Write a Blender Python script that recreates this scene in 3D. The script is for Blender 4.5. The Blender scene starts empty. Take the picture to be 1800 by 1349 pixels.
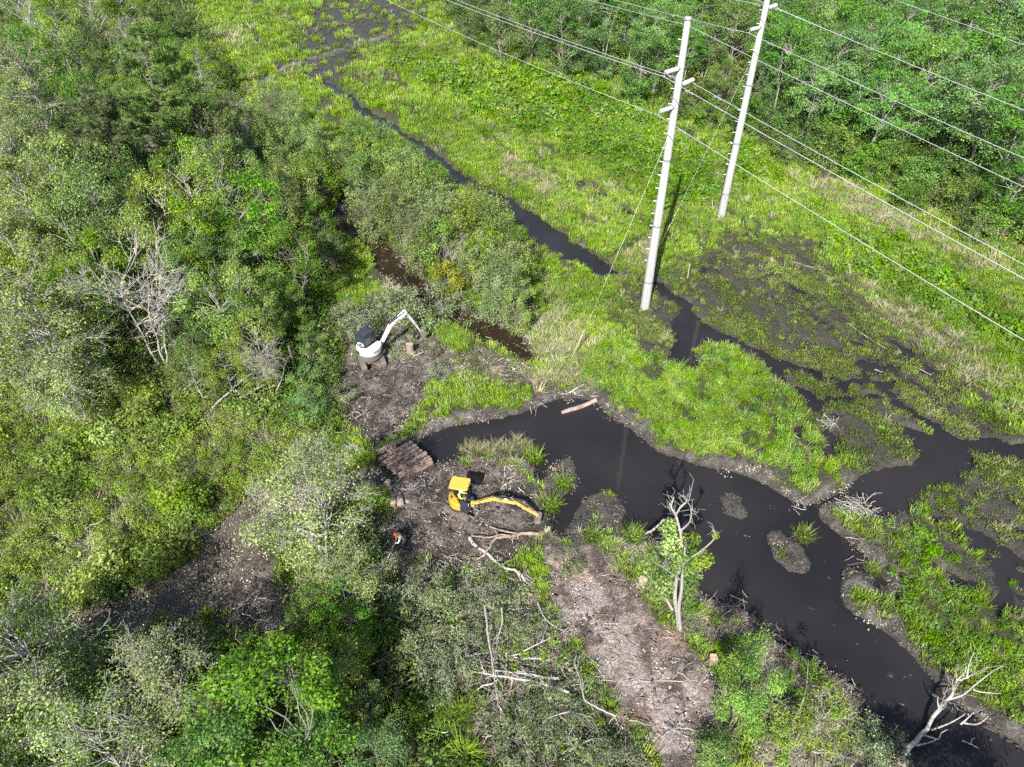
import bpy, bmesh, math, random
import numpy as np
from mathutils import Vector, Matrix, Euler

# ------------------------------------------------------------------ camera, sky, sun, exposure
S = bpy.context.scene
S.unit_settings.system = 'METRIC'; S.unit_settings.scale_length = 1.3      # one unit is 1.3 m
FPX, TILT, HCAM = 1260.0, math.radians(41.6), 30.0        # focal length in 1800-px pixels, tilt below horizon, flying height
cam_d = bpy.data.cameras.new('camera'); cam = bpy.data.objects.new('camera', cam_d)
S.collection.objects.link(cam); S.camera = cam
cam_d.sensor_width = 36.0; cam_d.lens = 36.0 * FPX / 1800.0
cam_d.clip_start = 0.5; cam_d.clip_end = 8000
cam.location = (0, 0, HCAM); cam.rotation_euler = (math.pi / 2 - TILT, 0, 0)

SUN_EL = math.radians(41.5)
SUN_XY = Vector((-0.29, -0.957)).normalized()              # horizontal direction towards the sun
W = bpy.data.worlds.new('World'); S.world = W; W.use_nodes = True
nt = W.node_tree; bg = nt.nodes['Background']
sky = nt.nodes.new('ShaderNodeTexSky'); sky.sky_type = 'NISHITA'; sky.sun_disc = False
sky.sun_elevation = SUN_EL; sky.sun_rotation = math.atan2(SUN_XY.x, SUN_XY.y)
sky.air_density = 1.0; sky.dust_density = 1.6; sky.ozone_density = 1.0
nt.links.new(sky.outputs[0], bg.inputs[0]); bg.inputs[1].default_value = 0.09
sun_d = bpy.data.lights.new('sun', 'SUN'); sun_o = bpy.data.objects.new('sun', sun_d)
S.collection.objects.link(sun_o)
sun_d.energy = 5.0; sun_d.angle = math.radians(0.53); sun_d.color = (1.0, 0.955, 0.88)
to_sun = Vector((SUN_XY.x * math.cos(SUN_EL), SUN_XY.y * math.cos(SUN_EL), math.sin(SUN_EL)))
sun_o.rotation_euler = to_sun.to_track_quat('Z', 'Y').to_euler(); sun_o.location = (-20, -30, 60)
S.view_settings.view_transform = 'Standard'; S.view_settings.look = 'None'
S.view_settings.exposure = 1.18; S.view_settings.gamma = 1.0
try: S.view_settings.use_curve_mapping = False
except Exception: pass
cy = S.cycles
cy.max_bounces = 3; cy.diffuse_bounces = 2; cy.adaptive_threshold = 0.035; cy.glossy_bounces = 2; cy.transmission_bounces = 2; cy.transparent_max_bounces = 4
cy.use_light_tree = False; cy.use_denoising = False; S.render.filter_size = 1.3; cy.sample_clamp_indirect = 6.0; cy.caustics_reflective = False; cy.caustics_refractive = False

R = random.Random(7)
NP = np.random.default_rng(7)
COL = S.collection

# ------------------------------------------------------------------ plan geometry: bearings and dips as seen from the drone -> metres on the ground
_s, _c = math.sin(TILT), math.cos(TILT)
def G(px, py, z=0.0):
    """the place at height z that the drone sees at (px, py) of the 1800 x 1349 picture"""
    u = (px - 900.0) / FPX; v = -(py - 674.5) / FPX
    d = (u, _c + v * _s, -_s + v * _c); t = (z - HCAM) / d[2]
    return Vector((d[0] * t, d[1] * t, z))
def GP(pts, z=0.0):
    return np.array([[*G(x, y, z)[:2]] for x, y in pts])

# ------------------------------------------------------------------ numeric helpers
def sstep(a, b, x):
    t = np.clip((x - a) / (b - a), 0, 1); return t * t * (3 - 2 * t)
def vnoise(x, y, f, seed):
    x = np.asarray(x) * f + seed * 17.31; y = np.asarray(y) * f - seed * 9.77
    xi = np.floor(x).astype(np.int64); yi = np.floor(y).astype(np.int64)
    fx = x - xi; fy = y - yi
    fx = fx * fx * (3 - 2 * fx); fy = fy * fy * (3 - 2 * fy)
    def h(i, j):
        n = (i * 374761393 + j * 668265263 + seed * 1442695041) & 0x7fffffff
        n = ((n ^ (n >> 13)) * 1274126177) & 0x7fffffff
        return ((n ^ (n >> 16)) & 0xffff) / 65535.0
    a, b, c, d = h(xi, yi), h(xi + 1, yi), h(xi, yi + 1), h(xi + 1, yi + 1)
    return a + (b - a) * fx + (c - a) * fy + (a - b - c + d) * fx * fy
def fbm(x, y, f, seed, o=4):
    r = 0; amp = 0.5; tot = 0
    for k in range(o):
        r = r + amp * vnoise(x, y, f * 2 ** k, seed + k * 3); tot += amp; amp *= 0.55
    return r / tot
def poly_sd(P, poly, reach=4.0):
    """signed distance (positive inside), clamped outside reach of the bounding box"""
    out = np.full(len(P), -reach)
    lo = poly.min(0) - reach; hi = poly.max(0) + reach
    m = (P[:, 0] > lo[0]) & (P[:, 0] < hi[0]) & (P[:, 1] > lo[1]) & (P[:, 1] < hi[1])
    if not m.any(): return out
    q = P[m]; d2 = np.full(len(q), 1e9); ins = np.zeros(len(q), bool)
    n = len(poly)
    for i in range(n):
        a = poly[i]; b = poly[(i + 1) % n]; e = b - a; w = q - a
        t = np.clip((w @ e) / max(e @ e, 1e-9), 0, 1)
        dd = w - t[:, None] * e; d2 = np.minimum(d2, (dd * dd).sum(1))
        c = (a[1] <= q[:, 1]) != (b[1] <= q[:, 1])
        with np.errstate(divide='ignore', invalid='ignore'):
            xs = a[0] + (q[:, 1] - a[1]) * e[0] / (e[1] if abs(e[1]) > 1e-12 else 1e-12)
        ins ^= c & (q[:, 0] < xs)
    d = np.sqrt(d2); out[m] = np.where(ins, d, -d)
    return np.maximum(out, -reach) if reach else out
def line_sd(P, line, hw, reach=4.0):
    """half-width minus distance to a polyline; hw a number or one per vertex"""
    out = np.full(len(P), -reach); n = len(line)
    hws = np.full(n, hw, float) if np.isscalar(hw) else np.array(hw, float)
    lo = line.min(0) - reach - hws.max(); hi = line.max(0) + reach + hws.max()
    m = (P[:, 0] > lo[0]) & (P[:, 0] < hi[0]) & (P[:, 1] > lo[1]) & (P[:, 1] < hi[1])
    if not m.any(): return out
    q = P[m]; best = np.full(len(q), -reach)
    for i in range(n - 1):
        a = line[i]; e = line[i + 1] - a; w = q - a
        t = np.clip((w @ e) / max(e @ e, 1e-9), 0, 1)
        dd = w - t[:, None] * e
        best = np.maximum(best, hws[i] + (hws[i + 1] - hws[i]) * t - np.sqrt((dd * dd).sum(1)))
    out[m] = best
    return out

# ------------------------------------------------------------------ mesh helpers
def mesh_np(name, V, Fs, k, mat=None, tint=None, smooth=False):
    """V (n,3); Fs (m,k) faces of k corners"""
    V = np.ascontiguousarray(V, np.float32); Fs = np.ascontiguousarray(Fs, np.int32)
    me = bpy.data.meshes.new(name)
    me.vertices.add(len(V)); me.vertices.foreach_set('co', V.ravel())
    me.loops.add(Fs.size); me.loops.foreach_set('vertex_index', Fs.ravel())
    me.polygons.add(len(Fs)); me.polygons.foreach_set('loop_start', np.arange(0, Fs.size, k, dtype=np.int32))
    me.polygons.foreach_set('loop_total', np.full(len(Fs), k, np.int32))
    if smooth: me.polygons.foreach_set('use_smooth', np.ones(len(Fs), bool))
    if tint is not None:
        a = me.attributes.new('tint', 'FLOAT', 'POINT'); a.data.foreach_set('value', np.ascontiguousarray(tint, np.float32))
    me.update(calc_edges=True)
    if mat: me.materials.append(mat)
    return me
def link(name, me, parent=None, loc=None, rot=None):
    o = bpy.data.objects.new(name, me); COL.objects.link(o)
    if parent is not None: o.parent = parent
    if loc is not None: o.location = loc
    if rot is not None: o.rotation_euler = rot
    return o
def empty(name, loc=(0, 0, 0), rz=0.0):
    o = bpy.data.objects.new(name, None); COL.objects.link(o); o.location = loc; o.rotation_euler = (0, 0, rz)
    o.empty_display_size = 0.3
    return o
def tag(o, label=None, cat=None, group=None, kind=None):
    if label: o['label'] = label
    if cat: o['category'] = cat
    if group: o['group'] = group
    if kind: o['kind'] = kind
    return o
class MB:
    """collects shapes into one mesh"""
    def __init__(s): s.V = []; s.F = []
    def add(s, V, F):
        b = len(s.V); s.V += [tuple(v) for v in V]; s.F += [tuple(i + b for i in f) for f in F]
    def box(s, c, size, rot=None):
        hx, hy, hz = [q / 2 for q in size]
        V = [Vector((x, y, z)) for x in (-hx, hx) for y in (-hy, hy) for z in (-hz, hz)]
        if rot is not None: V = [rot @ v for v in V]
        V = [v + Vector(c) for v in V]
        s.add(V, [(0, 1, 3, 2), (4, 6, 7, 5), (0, 4, 5, 1), (2, 3, 7, 6), (0, 2, 6, 4), (1, 5, 7, 3)])
    def prism(s, pts, axis, a, b):
        """2-D outline extruded from a to b along axis; pts are the other two coordinates in order"""
        n = len(pts)
        def at(p, h):
            return {'x': (h, p[0], p[1]), 'y': (p[0], h, p[1]), 'z': (p[0], p[1], h)}[axis]
        V = [at(p, a) for p in pts] + [at(p, b) for p in pts]
        F = [tuple(range(n))[::-1], tuple(range(n, 2 * n))] + [(i, (i + 1) % n, n + (i + 1) % n, n + i) for i in range(n)]
        s.add(V, F)
    def tube(s, pts, rad, n=8, cap=True, prof=None):
        """tube along a path; rad number or list; prof = (wide, high) factor for oval sections"""
        pts = [Vector(p) for p in pts]; m = len(pts)
        rad = [rad] * m if not hasattr(rad, '__len__') else rad
        V = []; up = None
        for i, p in enumerate(pts):
            t = (pts[min(i + 1, m - 1)] - pts[max(i - 1, 0)]).normalized()
            if up is None:
                up = Vector((0, 0, 1)) if abs(t.z) < 0.9 else Vector((1, 0, 0))
            sd = t.cross(up).normalized(); up = sd.cross(t).normalized()
            for k in range(n):
                a = 2 * math.pi * (k + 0.5) / n
                w, h = prof or (1, 1)
                V.append(p + sd * math.cos(a) * rad[i] * w + up * math.sin(a) * rad[i] * h)
        F = [(i * n + k, i * n + (k + 1) % n, (i + 1) * n + (k + 1) % n, (i + 1) * n + k) for i in range(m - 1) for k in range(n)]
        if cap: F += [tuple(range(n))[::-1], tuple(range((m - 1) * n, m * n))]
        s.add(V, F)
    def lathe(s, prof, n=20, c=(0, 0, 0), rot=None, a0=0.0, a1=2 * math.pi):
        full = abs(a1 - a0 - 2 * math.pi) < 1e-6; m = n if full else n + 1
        V = []
        for r, z in prof:
            for k in range(m):
                a = a0 + (a1 - a0) * k / n
                v = Vector((r * math.cos(a), r * math.sin(a), z))
                if rot is not None: v = rot @ v
                V.append(v + Vector(c))
        F = []
        for i in range(len(prof) - 1):
            for k in range(n):
                k2 = (k + 1) % m
                F.append((i * m + k, i * m + k2, (i + 1) * m + k2, (i + 1) * m + k))
        s.add(V, F)
    def build(s, name, mat, parent=None, bevel=0.0, smooth=False, loc=None, rot=None, seg=2):
        me = bpy.data.meshes.new(name); me.from_pydata(s.V, [], s.F); me.update()
        bm = bmesh.new(); bm.from_mesh(me); bmesh.ops.recalc_face_normals(bm, faces=bm.faces)
        if bevel:
            bmesh.ops.bevel(bm, geom=[e for e in bm.edges if len(e.link_faces) == 2 and e.calc_face_angle(0) > 0.5], offset=bevel, segments=seg, affect='EDGES', clamp_overlap=True)
        bm.to_mesh(me); bm.free()
        if smooth:
            for p in me.polygons: p.use_smooth = True
        me.materials.append(mat)
        return link(name, me, parent, loc, rot)
def Rz(a): return Matrix.Rotation(a, 3, 'Z')
def Ry(a): return Matrix.Rotation(a, 3, 'Y')
def Rx(a): return Matrix.Rotation(a, 3, 'X')

# ------------------------------------------------------------------ materials
def nodes(name):
    m = bpy.data.materials.new(name); m.use_nodes = True
    t = m.node_tree; return m, t, t.nodes['Principled BSDF'], t.nodes['Material Output']
def N(t, kind, **kw):
    n = t.nodes.new(kind)
    for k, v in kw.items(): setattr(n, k, v)
    return n
def ramp(t, stops):
    r = N(t, 'ShaderNodeValToRGB'); e = r.color_ramp.elements
    while len(e) < len(stops): e.new(0.5)
    for k, (p, c) in enumerate(stops): e[k].position = p; e[k].color = (*c, 1)
    return r
def hsv_shift(t, col_out, rnd_out, val=0.35, hue=0.03, sat=0.2):
    """vary a colour by a random number per plant"""
    h = N(t, 'ShaderNodeHueSaturation')
    for sock, lo, hi, mul in (('Hue', 0.5 - hue, 0.5 + hue, 7.13), ('Value', 1 - val, 1 + val, 1.0), ('Saturation', 1 - sat, 1 + sat * 0.5, 3.7)):
        mm = N(t, 'ShaderNodeMath', operation='MULTIPLY'); t.links.new(rnd_out, mm.inputs[0]); mm.inputs[1].default_value = mul
        fr = N(t, 'ShaderNodeMath', operation='FRACT'); t.links.new(mm.outputs[0], fr.inputs[0])
        mr = N(t, 'ShaderNodeMapRange'); t.links.new(fr.outputs[0] if mul != 1 else rnd_out, mr.inputs[0]); mr.inputs[3].default_value = lo; mr.inputs[4].default_value = hi
        t.links.new(mr.outputs[0], h.inputs[sock])
    t.links.new(col_out, h.inputs['Color'])
    return h.outputs[0]
def leaf_mat(name, dark, mid, light, trans=0.35, rough=0.5, instancer=False, val=0.25, hue=0.02, spec=0.12):
    m, t, p, out = nodes(name)
    at = N(t, 'ShaderNodeAttribute'); at.attribute_name = 'tint'; at.attribute_type = 'GEOMETRY'
    dark = [q * 0.55 for q in dark]; light = [q * 1.12 for q in light]
    rp = ramp(t, [(0.0, dark), (0.5, mid), (1.0, light)])
    if instancer:
        a2 = N(t, 'ShaderNodeAttribute'); a2.attribute_name = 'hue'; a2.attribute_type = 'INSTANCER'
        ad = N(t, 'ShaderNodeMath', operation='MULTIPLY_ADD'); t.links.new(at.outputs['Fac'], ad.inputs[0]); ad.inputs[1].default_value = 0.5
        t.links.new(a2.outputs['Fac'], ad.inputs[2]); t.links.new(ad.outputs[0], rp.inputs[0])
    else:
        t.links.new(at.outputs['Fac'], rp.inputs[0])
    oi = N(t, 'ShaderNodeObjectInfo')
    col = hsv_shift(t, rp.outputs[0], oi.outputs['Random'], val, hue)
    t.links.new(col, p.inputs['Base Color'])
    p.inputs['Roughness'].default_value = rough; p.inputs['Specular IOR Level'].default_value = spec
    tr = N(t, 'ShaderNodeBsdfTranslucent')
    hh = N(t, 'ShaderNodeHueSaturation'); hh.inputs['Hue'].default_value = 0.485; hh.inputs['Value'].default_value = 1.35; hh.inputs['Saturation'].default_value = 1.05
    t.links.new(col, hh.inputs['Color']); t.links.new(hh.outputs[0], tr.inputs[0])
    mx = N(t, 'ShaderNodeMixShader'); mx.inputs[0].default_value = trans
    t.links.new(p.outputs[0], mx.inputs[1]); t.links.new(tr.outputs[0], mx.inputs[2]); t.links.new(mx.outputs[0], out.inputs[0])
    return m
def rough_mat(name, a, b, scale=6.0, rough=0.8, bump=0.3, metal=0.0, detail=5.0, spec=0.3, stretch=None, mud=None, mud_amt=0.5, mud_scale=2.2, coat=0.0):
    """two-tone noisy material with optional mud smears"""
    m, t, p, out = nodes(name)
    tc = N(t, 'ShaderNodeTexCoord'); mp = N(t, 'ShaderNodeMapping'); t.links.new(tc.outputs['Object'], mp.inputs[0])
    if stretch: mp.inputs['Scale'].default_value = stretch
    nz = N(t, 'ShaderNodeTexNoise'); nz.inputs['Scale'].default_value = scale; nz.inputs['Detail'].default_value = detail; nz.inputs['Roughness'].default_value = 0.65
    t.links.new(mp.outputs[0], nz.inputs[0])
    rp = ramp(t, [(0.3, a), (0.7, b)]); t.links.new(nz.outputs['Fac'], rp.inputs[0])
    col = rp.outputs[0]; p.inputs['Roughness'].default_value = rough
    if mud:
        n2 = N(t, 'ShaderNodeTexNoise'); n2.inputs['Scale'].default_value = mud_scale; n2.inputs['Detail'].default_value = 8; n2.inputs['Roughness'].default_value = 0.7
        t.links.new(tc.outputs['Object'], n2.inputs[0])
        mr = N(t, 'ShaderNodeMapRange'); t.links.new(n2.outputs['Fac'], mr.inputs[0]); mr.inputs[1].default_value = 0.62 - 0.3 * mud_amt; mr.inputs[2].default_value = 0.78 - 0.3 * mud_amt
        mx = N(t, 'ShaderNodeMix', data_type='RGBA'); t.links.new(mr.outputs[0], mx.inputs[0]); t.links.new(col, mx.inputs[6]); mx.inputs[7].default_value = (*mud, 1)
        col = mx.outputs[2]
        rr = N(t, 'ShaderNodeMapRange'); t.links.new(mr.outputs[0], rr.inputs[0]); rr.inputs[3].default_value = rough; rr.inputs[4].default_value = 0.9
        t.links.new(rr.outputs[0], p.inputs['Roughness'])
    t.links.new(col, p.inputs['Base Color']); p.inputs['Metallic'].default_value = metal
    p.inputs['Specular IOR Level'].default_value = spec; p.inputs['Coat Weight'].default_value = coat
    if bump:
        bp = N(t, 'ShaderNodeBump'); bp.inputs['Strength'].default_value = bump; bp.inputs['Distance'].default_value = 0.03
        t.links.new(nz.outputs['Fac'], bp.inputs['Height']); t.links.new(bp.outputs[0], p.inputs['Normal'])
    return m
MUD = (0.085, 0.072, 0.062)
M = {}
M['bark'] = rough_mat('bark_grey', (0.09, 0.08, 0.068), (0.24, 0.22, 0.195), 5, 0.85, 0.5, stretch=(4, 4, 1))
M['bark_pale'] = rough_mat('bark_pale', (0.18, 0.17, 0.155), (0.36, 0.345, 0.32), 6, 0.8, 0.4, stretch=(3, 3, 1))
M['bark_pine'] = rough_mat('bark_pine', (0.06, 0.05, 0.042), (0.17, 0.15, 0.135), 5, 0.9, 0.6, stretch=(3, 3, 1))
M['dead_wood'] = rough_mat('dead_wood', (0.24, 0.225, 0.20), (0.44, 0.415, 0.385), 4, 0.8, 0.6, stretch=(3, 3, 1), mud=(0.10, 0.088, 0.075), mud_amt=0.38, mud_scale=3.5)
M['log_brown'] = rough_mat('log_brown', (0.13, 0.10, 0.08), (0.36, 0.29, 0.24), 4, 0.85, 0.5)
M['cut_wood'] = rough_mat('cut_wood', (0.26, 0.20, 0.13), (0.42, 0.34, 0.23), 9, 0.8, 0.2)
M['timber'] = rough_mat('timber', (0.14, 0.10, 0.082), (0.34, 0.25, 0.21), 2, 0.85, 0.25, stretch=(0.35, 5, 5))
M['concrete_pole'] = rough_mat('concrete_pole', (0.27, 0.275, 0.275), (0.33, 0.335, 0.335), 3, 0.75, 0.08, stretch=(1.5, 1.5, 0.12))
M['insulator'] = rough_mat('insulator', (0.28, 0.305, 0.33), (0.34, 0.37, 0.39), 4, 0.35, 0.0)
M['steel'] = rough_mat('steel', (0.30, 0.31, 0.32), (0.44, 0.45, 0.46), 8, 0.45, 0.05, metal=0.6)
M['wire'] = rough_mat('wire', (0.40, 0.405, 0.41), (0.48, 0.485, 0.49), 2, 0.45, 0.0, metal=0.3)
M['guard'] = rough_mat('guard', (0.27, 0.26, 0.13), (0.34, 0.325, 0.18), 3, 0.6, 0.0)
M['yellow'] = rough_mat('yellow_paint', (0.44, 0.26, 0.02), (0.51, 0.315, 0.03), 3, 0.45, 0.0, mud=MUD, mud_amt=0.3, coat=0.2)
M['yellow_roof'] = rough_mat('yellow_roof', (0.40, 0.28, 0.04), (0.46, 0.33, 0.06), 4, 0.55, 0.02, mud=(0.36, 0.28, 0.11), mud_amt=0.3, mud_scale=5)
M['yellow_worn'] = rough_mat('yellow_worn', (0.50, 0.31, 0.06), (0.66, 0.43, 0.10), 5, 0.55, 0.05, mud=MUD, mud_amt=0.42, mud_scale=4)
M['white_paint'] = rough_mat('white_paint', (0.40, 0.405, 0.42), (0.46, 0.465, 0.475), 3, 0.4, 0.0, mud=(0.20, 0.17, 0.15), mud_amt=0.3, mud_scale=3, coat=0.2)
M['navy'] = rough_mat('navy_panel', (0.020, 0.026, 0.040), (0.035, 0.042, 0.06), 5, 0.45, 0.02, mud=MUD, mud_amt=0.25)
M['black'] = rough_mat('black_panel', (0.018, 0.019, 0.022), (0.032, 0.033, 0.037), 5, 0.5, 0.05, mud=MUD, mud_amt=0.15)
M['muddy_steel'] = rough_mat('muddy_steel', (0.07, 0.062, 0.056), (0.20, 0.18, 0.16), 7, 0.85, 0.5)
M['bucket_steel'] = rough_mat('bucket_steel', (0.12, 0.105, 0.10), (0.27, 0.245, 0.23), 6, 0.6, 0.3, metal=0.3)
M['rubber'] = rough_mat('rubber', (0.05, 0.044, 0.04), (0.17, 0.148, 0.132), 6, 0.9, 0.5)
M['chrome'] = rough_mat('chrome', (0.6, 0.6, 0.6), (0.75, 0.75, 0.75), 3, 0.2, 0.0, metal=1.0)
M['grey_skirt'] = rough_mat('grey_skirt', (0.085, 0.075, 0.075), (0.15, 0.135, 0.13), 4, 0.7, 0.1, mud=(0.13, 0.105, 0.09), mud_amt=0.5)
M['orange'] = rough_mat('orange_plastic', (0.72, 0.11, 0.02), (0.78, 0.14, 0.03), 3, 0.4, 0.0)
M['decal_red'] = rough_mat('decal_red', (0.22, 0.06, 0.05), (0.28, 0.08, 0.06), 3, 0.5, 0.0)
M['decal_white'] = rough_mat('decal_white', (0.44, 0.48, 0.50), (0.52, 0.55, 0.57), 3, 0.4, 0.0)
M['hi_vis'] = rough_mat('hi_vis', (0.42, 0.62, 0.05), (0.50, 0.70, 0.09), 6, 0.7, 0.1)
M['green_vest'] = rough_mat('green_vest', (0.10, 0.42, 0.17), (0.16, 0.52, 0.24), 7, 0.75, 0.2)
M['shirt'] = rough_mat('pale_shirt', (0.52, 0.58, 0.52), (0.66, 0.70, 0.64), 6, 0.8, 0.2)
M['trousers'] = rough_mat('dark_trousers', (0.04, 0.038, 0.036), (0.10, 0.085, 0.075), 5, 0.85, 0.3)
M['skin'] = rough_mat('skin', (0.42, 0.25, 0.18), (0.48, 0.30, 0.22), 5, 0.55, 0.0)
M['hair'] = rough_mat('hair', (0.03, 0.022, 0.016), (0.06, 0.045, 0.035), 20, 0.7, 0.2)
M['litter'] = rough_mat('litter_flake', (0.36, 0.33, 0.24), (0.70, 0.68, 0.56), 3, 0.7, 0.0)
M['root'] = rough_mat('torn_root', (0.20, 0.10, 0.06), (0.42, 0.24, 0.15), 6, 0.85, 0.4)
m, t, p, out = nodes('cab_glass')
p.inputs['Base Color'].default_value = (0.03, 0.045, 0.05, 1); p.inputs['Roughness'].default_value = 0.06; p.inputs['Specular IOR Level'].default_value = 0.9
M['glass'] = m

# ------------------------------------------------------------------ the lie of the land (outlines in plan)
POND = GP([(722,782),(745,762),(780,746),(830,736),(880,728),(920,717),(955,702),(980,693),(1010,694),(1040,697),(1056,706),(1085,733),(1125,760),(1155,785),(1190,798),(1230,812),(1290,823),(1340,840),(1375,862),(1405,880),(1425,883),(1445,873),(1470,862),(1490,850),(1520,833),(1560,817),(1605,813),(1622,795),(1600,770),(1583,752),(1570,738),(1600,745),(1650,760),(1690,775),(1715,800),(1712,825),(1680,842),(1640,850),(1622,870),(1600,885),(1560,905),(1530,900),(1490,880),(1455,877),(1440,890),(1450,912),(1475,930),(1500,950),(1530,975),(1552,1000),(1560,1022),(1552,1034),(1536,1022),(1520,1000),(1490,1000),(1484,1030),(1490,1060),(1520,1080),(1555,1100),(1600,1135),(1640,1180),(1680,1225),(1730,1262),(1800,1310),(1860,1360),(1900,1480),(1640,1480),(1610,1400),(1590,1345),(1572,1300),(1545,1272),(1525,1255),(1510,1215),(1480,1190),(1440,1165),(1400,1145),(1350,1110),(1335,1080),(1290,1060),(1240,1045),(1228,1010),(1238,975),(1200,955),(1160,945),(1130,935),(1085,932),(1040,935),(990,940),(968,925),(962,895),(950,870),(945,845),(935,815),(925,795),(880,790),(840,785),(815,800),(790,808),(765,812),(740,822),(700,842),(660,842),(650,826),(690,800)])
SHOALS = [GP(q) for q in (
    [(955,840),(975,815),(1000,798),(1012,815),(1008,850),(985,870),(958,870)],
    [(1010,900),(1030,872),(1060,858),(1085,862),(1098,890),(1090,935),(1040,950),(995,930)],
    [(1268,870),(1284,861),(1303,868),(1308,885),(1318,902),(1300,907),(1278,895)],
    [(1353,932),(1372,927),(1392,943),(1412,955),(1427,985),(1420,1001),(1390,998),(1365,976),(1355,950)])]
DITCHES = [(GP(q), w) for q, w in (
    ([(575,150),(610,170),(640,195),(690,222),(740,258),(790,295),(840,325),(885,352),(920,378),(960,408),(1000,435),(1040,462),(1075,478)], [.9,.95,1.0,.95,.85,.8,.85,1.05,1.35,1.45,1.3,1.1,.8]),
    ([(1075,478),(1120,490),(1160,500),(1190,525),(1215,545)], .6),
    ([(1330,612),(1365,650),(1410,685),(1440,700)], .45), ([(1370,640),(1430,655),(1480,672),(1530,665),(1560,672)], .5),
    ([(1525,662),(1520,638)], .6), ([(1440,700),(1500,695),(1540,690)], .25), ([(1545,668),(1590,710),(1640,745),(1690,778),(1760,788),(1850,790)], .45),
    ([(1440,700),(1420,730),(1408,760)], .4), ([(1470,720),(1452,770),(1455,800)], .35),
    ([(1590,885),(1660,920),(1740,975),(1850,1040)], .5), ([(1700,930),(1760,965),(1850,1010)], .3), ([(1640,985),(1720,1040),(1800,1095)], .3),
    ([(870,345),(960,365),(1060,395)], .2), ([(1000,300),(1080,350),(1130,400)], .2))]
POOLS = [GP(q) for q in ([(1180,560),(1205,535),(1240,560),(1290,588),(1335,605),(1352,632),(1310,622),(1270,602),(1238,600),(1218,615),(1232,642),(1200,652),(1168,628),(1182,600)],)]
CREEK = GP([(560,335),(600,378),(640,418),(690,462),(730,500),(765,530),(800,556),(850,578),(900,598),(932,630)]); CREEK_W = [.9,1.2,1.3,1.2,1.1,1.1,1.2,1.2,1.0,.4]
CREEK2 = GP([(405,200),(430,240),(445,275)])
OLD = GP([(640,838),(600,862),(540,880),(470,890),(440,912),(405,955),(360,1010),(320,1045),(240,1075),(150,1100)])
MARSH = GP([(1090,500),(1160,470),(1290,400),(1420,430),(1520,520),(1650,640),(1760,740),(1880,800),(1900,1120),(1790,1085),(1690,965),(1600,900),(1500,845),(1420,780),(1380,690),(1290,620),(1200,660),(1120,640),(1060,560)])
BANK = GP([(1020,650),(1060,605),(1110,610),(1180,650),(1240,610),(1310,640),(1380,690),(1430,760),(1500,830),(1470,850),(1400,862),(1330,828),(1230,800),(1150,765),(1085,715),(1045,672)])
BANK2 = GP([(1530,915),(1590,893),(1640,930),(1690,980),(1740,1050),(1850,1130),(1850,1320),(1740,1235),(1650,1150),(1580,1075),(1575,1010)])
BROAD = [GP(q) for q in ([(700,105),(800,120),(900,110),(1010,150),(1110,190),(1180,235),(1270,300),(1260,350),(1180,360),(1090,310),(960,240),(830,190),(730,150)],
                         [(1440,385),(1560,430),(1680,500),(1860,610),(1860,660),(1740,590),(1600,520),(1470,440)], [(1270,270),(1340,260),(1350,310),(1280,330)])]
STRAW = [GP(q) for q in ([(930,560),(990,540),(1040,600),(1050,660),(1000,690),(950,670),(920,620)], [(800,775),(880,750),(940,760),(935,810),(880,830),(820,800)], [(1090,425),(1150,420),(1150,470),(1100,480)],
                         [(880,270),(960,300),(1000,340),(950,350),(890,310)], [(1500,480),(1640,560),(1760,660),(1740,690),(1600,600),(1490,510)], [(1380,310),(1500,330),(1640,400),(1780,470),(1800,500),(1640,440),(1480,370)], [(330,70),(430,50),(440,80),(340,90)])]
RUTS = [(GP(q), w) for q, w in (([(850,240),(930,290),(1010,320),(1090,365),(1150,400)], .45), ([(960,300),(1040,350),(1100,385)], .3), ([(760,300),(800,320),(850,345)], .3), ([(1040,470),(1090,440),(1140,410),(1200,420)], .5),
       ([(1230,430),(1330,440),(1420,480)], .35), ([(1320,500),(1420,540),(1500,600)], .35), ([(1380,590),(1480,610),(1560,640),(1650,700),(1760,770)], .45), ([(1240,480),(1260,450),(1230,420)], .5), ([(1560,590),(1650,650),(1800,740)], .4),  # the short hook between the two poles is just a dark, bare line
       ([(1250,360),(1330,400),(1430,430)], .3), ([(1300,400),(1450,468),(1600,560),(1760,662)], .2), ([(1260,430),(1400,502),(1540,592),(1700,702)], .22), ([(1330,472),(1480,562),(1620,652),(1700,720)], .22), ([(1450,560),(1560,632),(1680,722),(1800,800)], .3), ([(1180,420),(1260,470),(1340,540),(1420,610)], .22), ([(1590,905),(1690,975),(1830,1085)], .7), ([(1640,890),(1730,940),(1850,1010)], .6), ([(1690,880),(1760,910),(1850,955)], .5), ([(1700,850),(1780,870),(1860,900)], .5), ([(430,20),(330,40)], .3))]
TOPMUD = GP([(500,70),(535,40),(560,10),(600,5),(640,-40),(760,-40),(750,45),(690,72),(640,92),(618,130),(600,160),(570,150),(520,128),(470,150),(468,128),(520,92)])
FARWAY = GP([(462,143),(500,118),(560,95),(625,78),(680,60)])
PAD = [GP(q) for q in ([(600,650),(640,640),(700,640),(760,625),(800,640),(800,665),(760,690),(735,722),(722,755),(700,778),(660,792),(610,760),(590,720)],
                       [(680,840),(740,822),(800,808),(850,806),(925,830),(955,880),(965,945),(900,985),(830,1005),(760,995),(700,985),(678,930),(690,880)])]
SOIL = GP([(590,560),(640,540),(720,560),(760,590),(800,580),(860,612),(920,632),(955,668),(900,690),(840,662),(790,662),(700,650),(600,660)])
TRACK = GP([(955,935),(1010,960),(1050,950),(1110,1000),(1150,1080),(1215,1120),(1270,1190),(1295,1260),(1310,1450),(1190,1450),(1140,1320),(1060,1220),(985,1110),(945,1030)])
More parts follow.
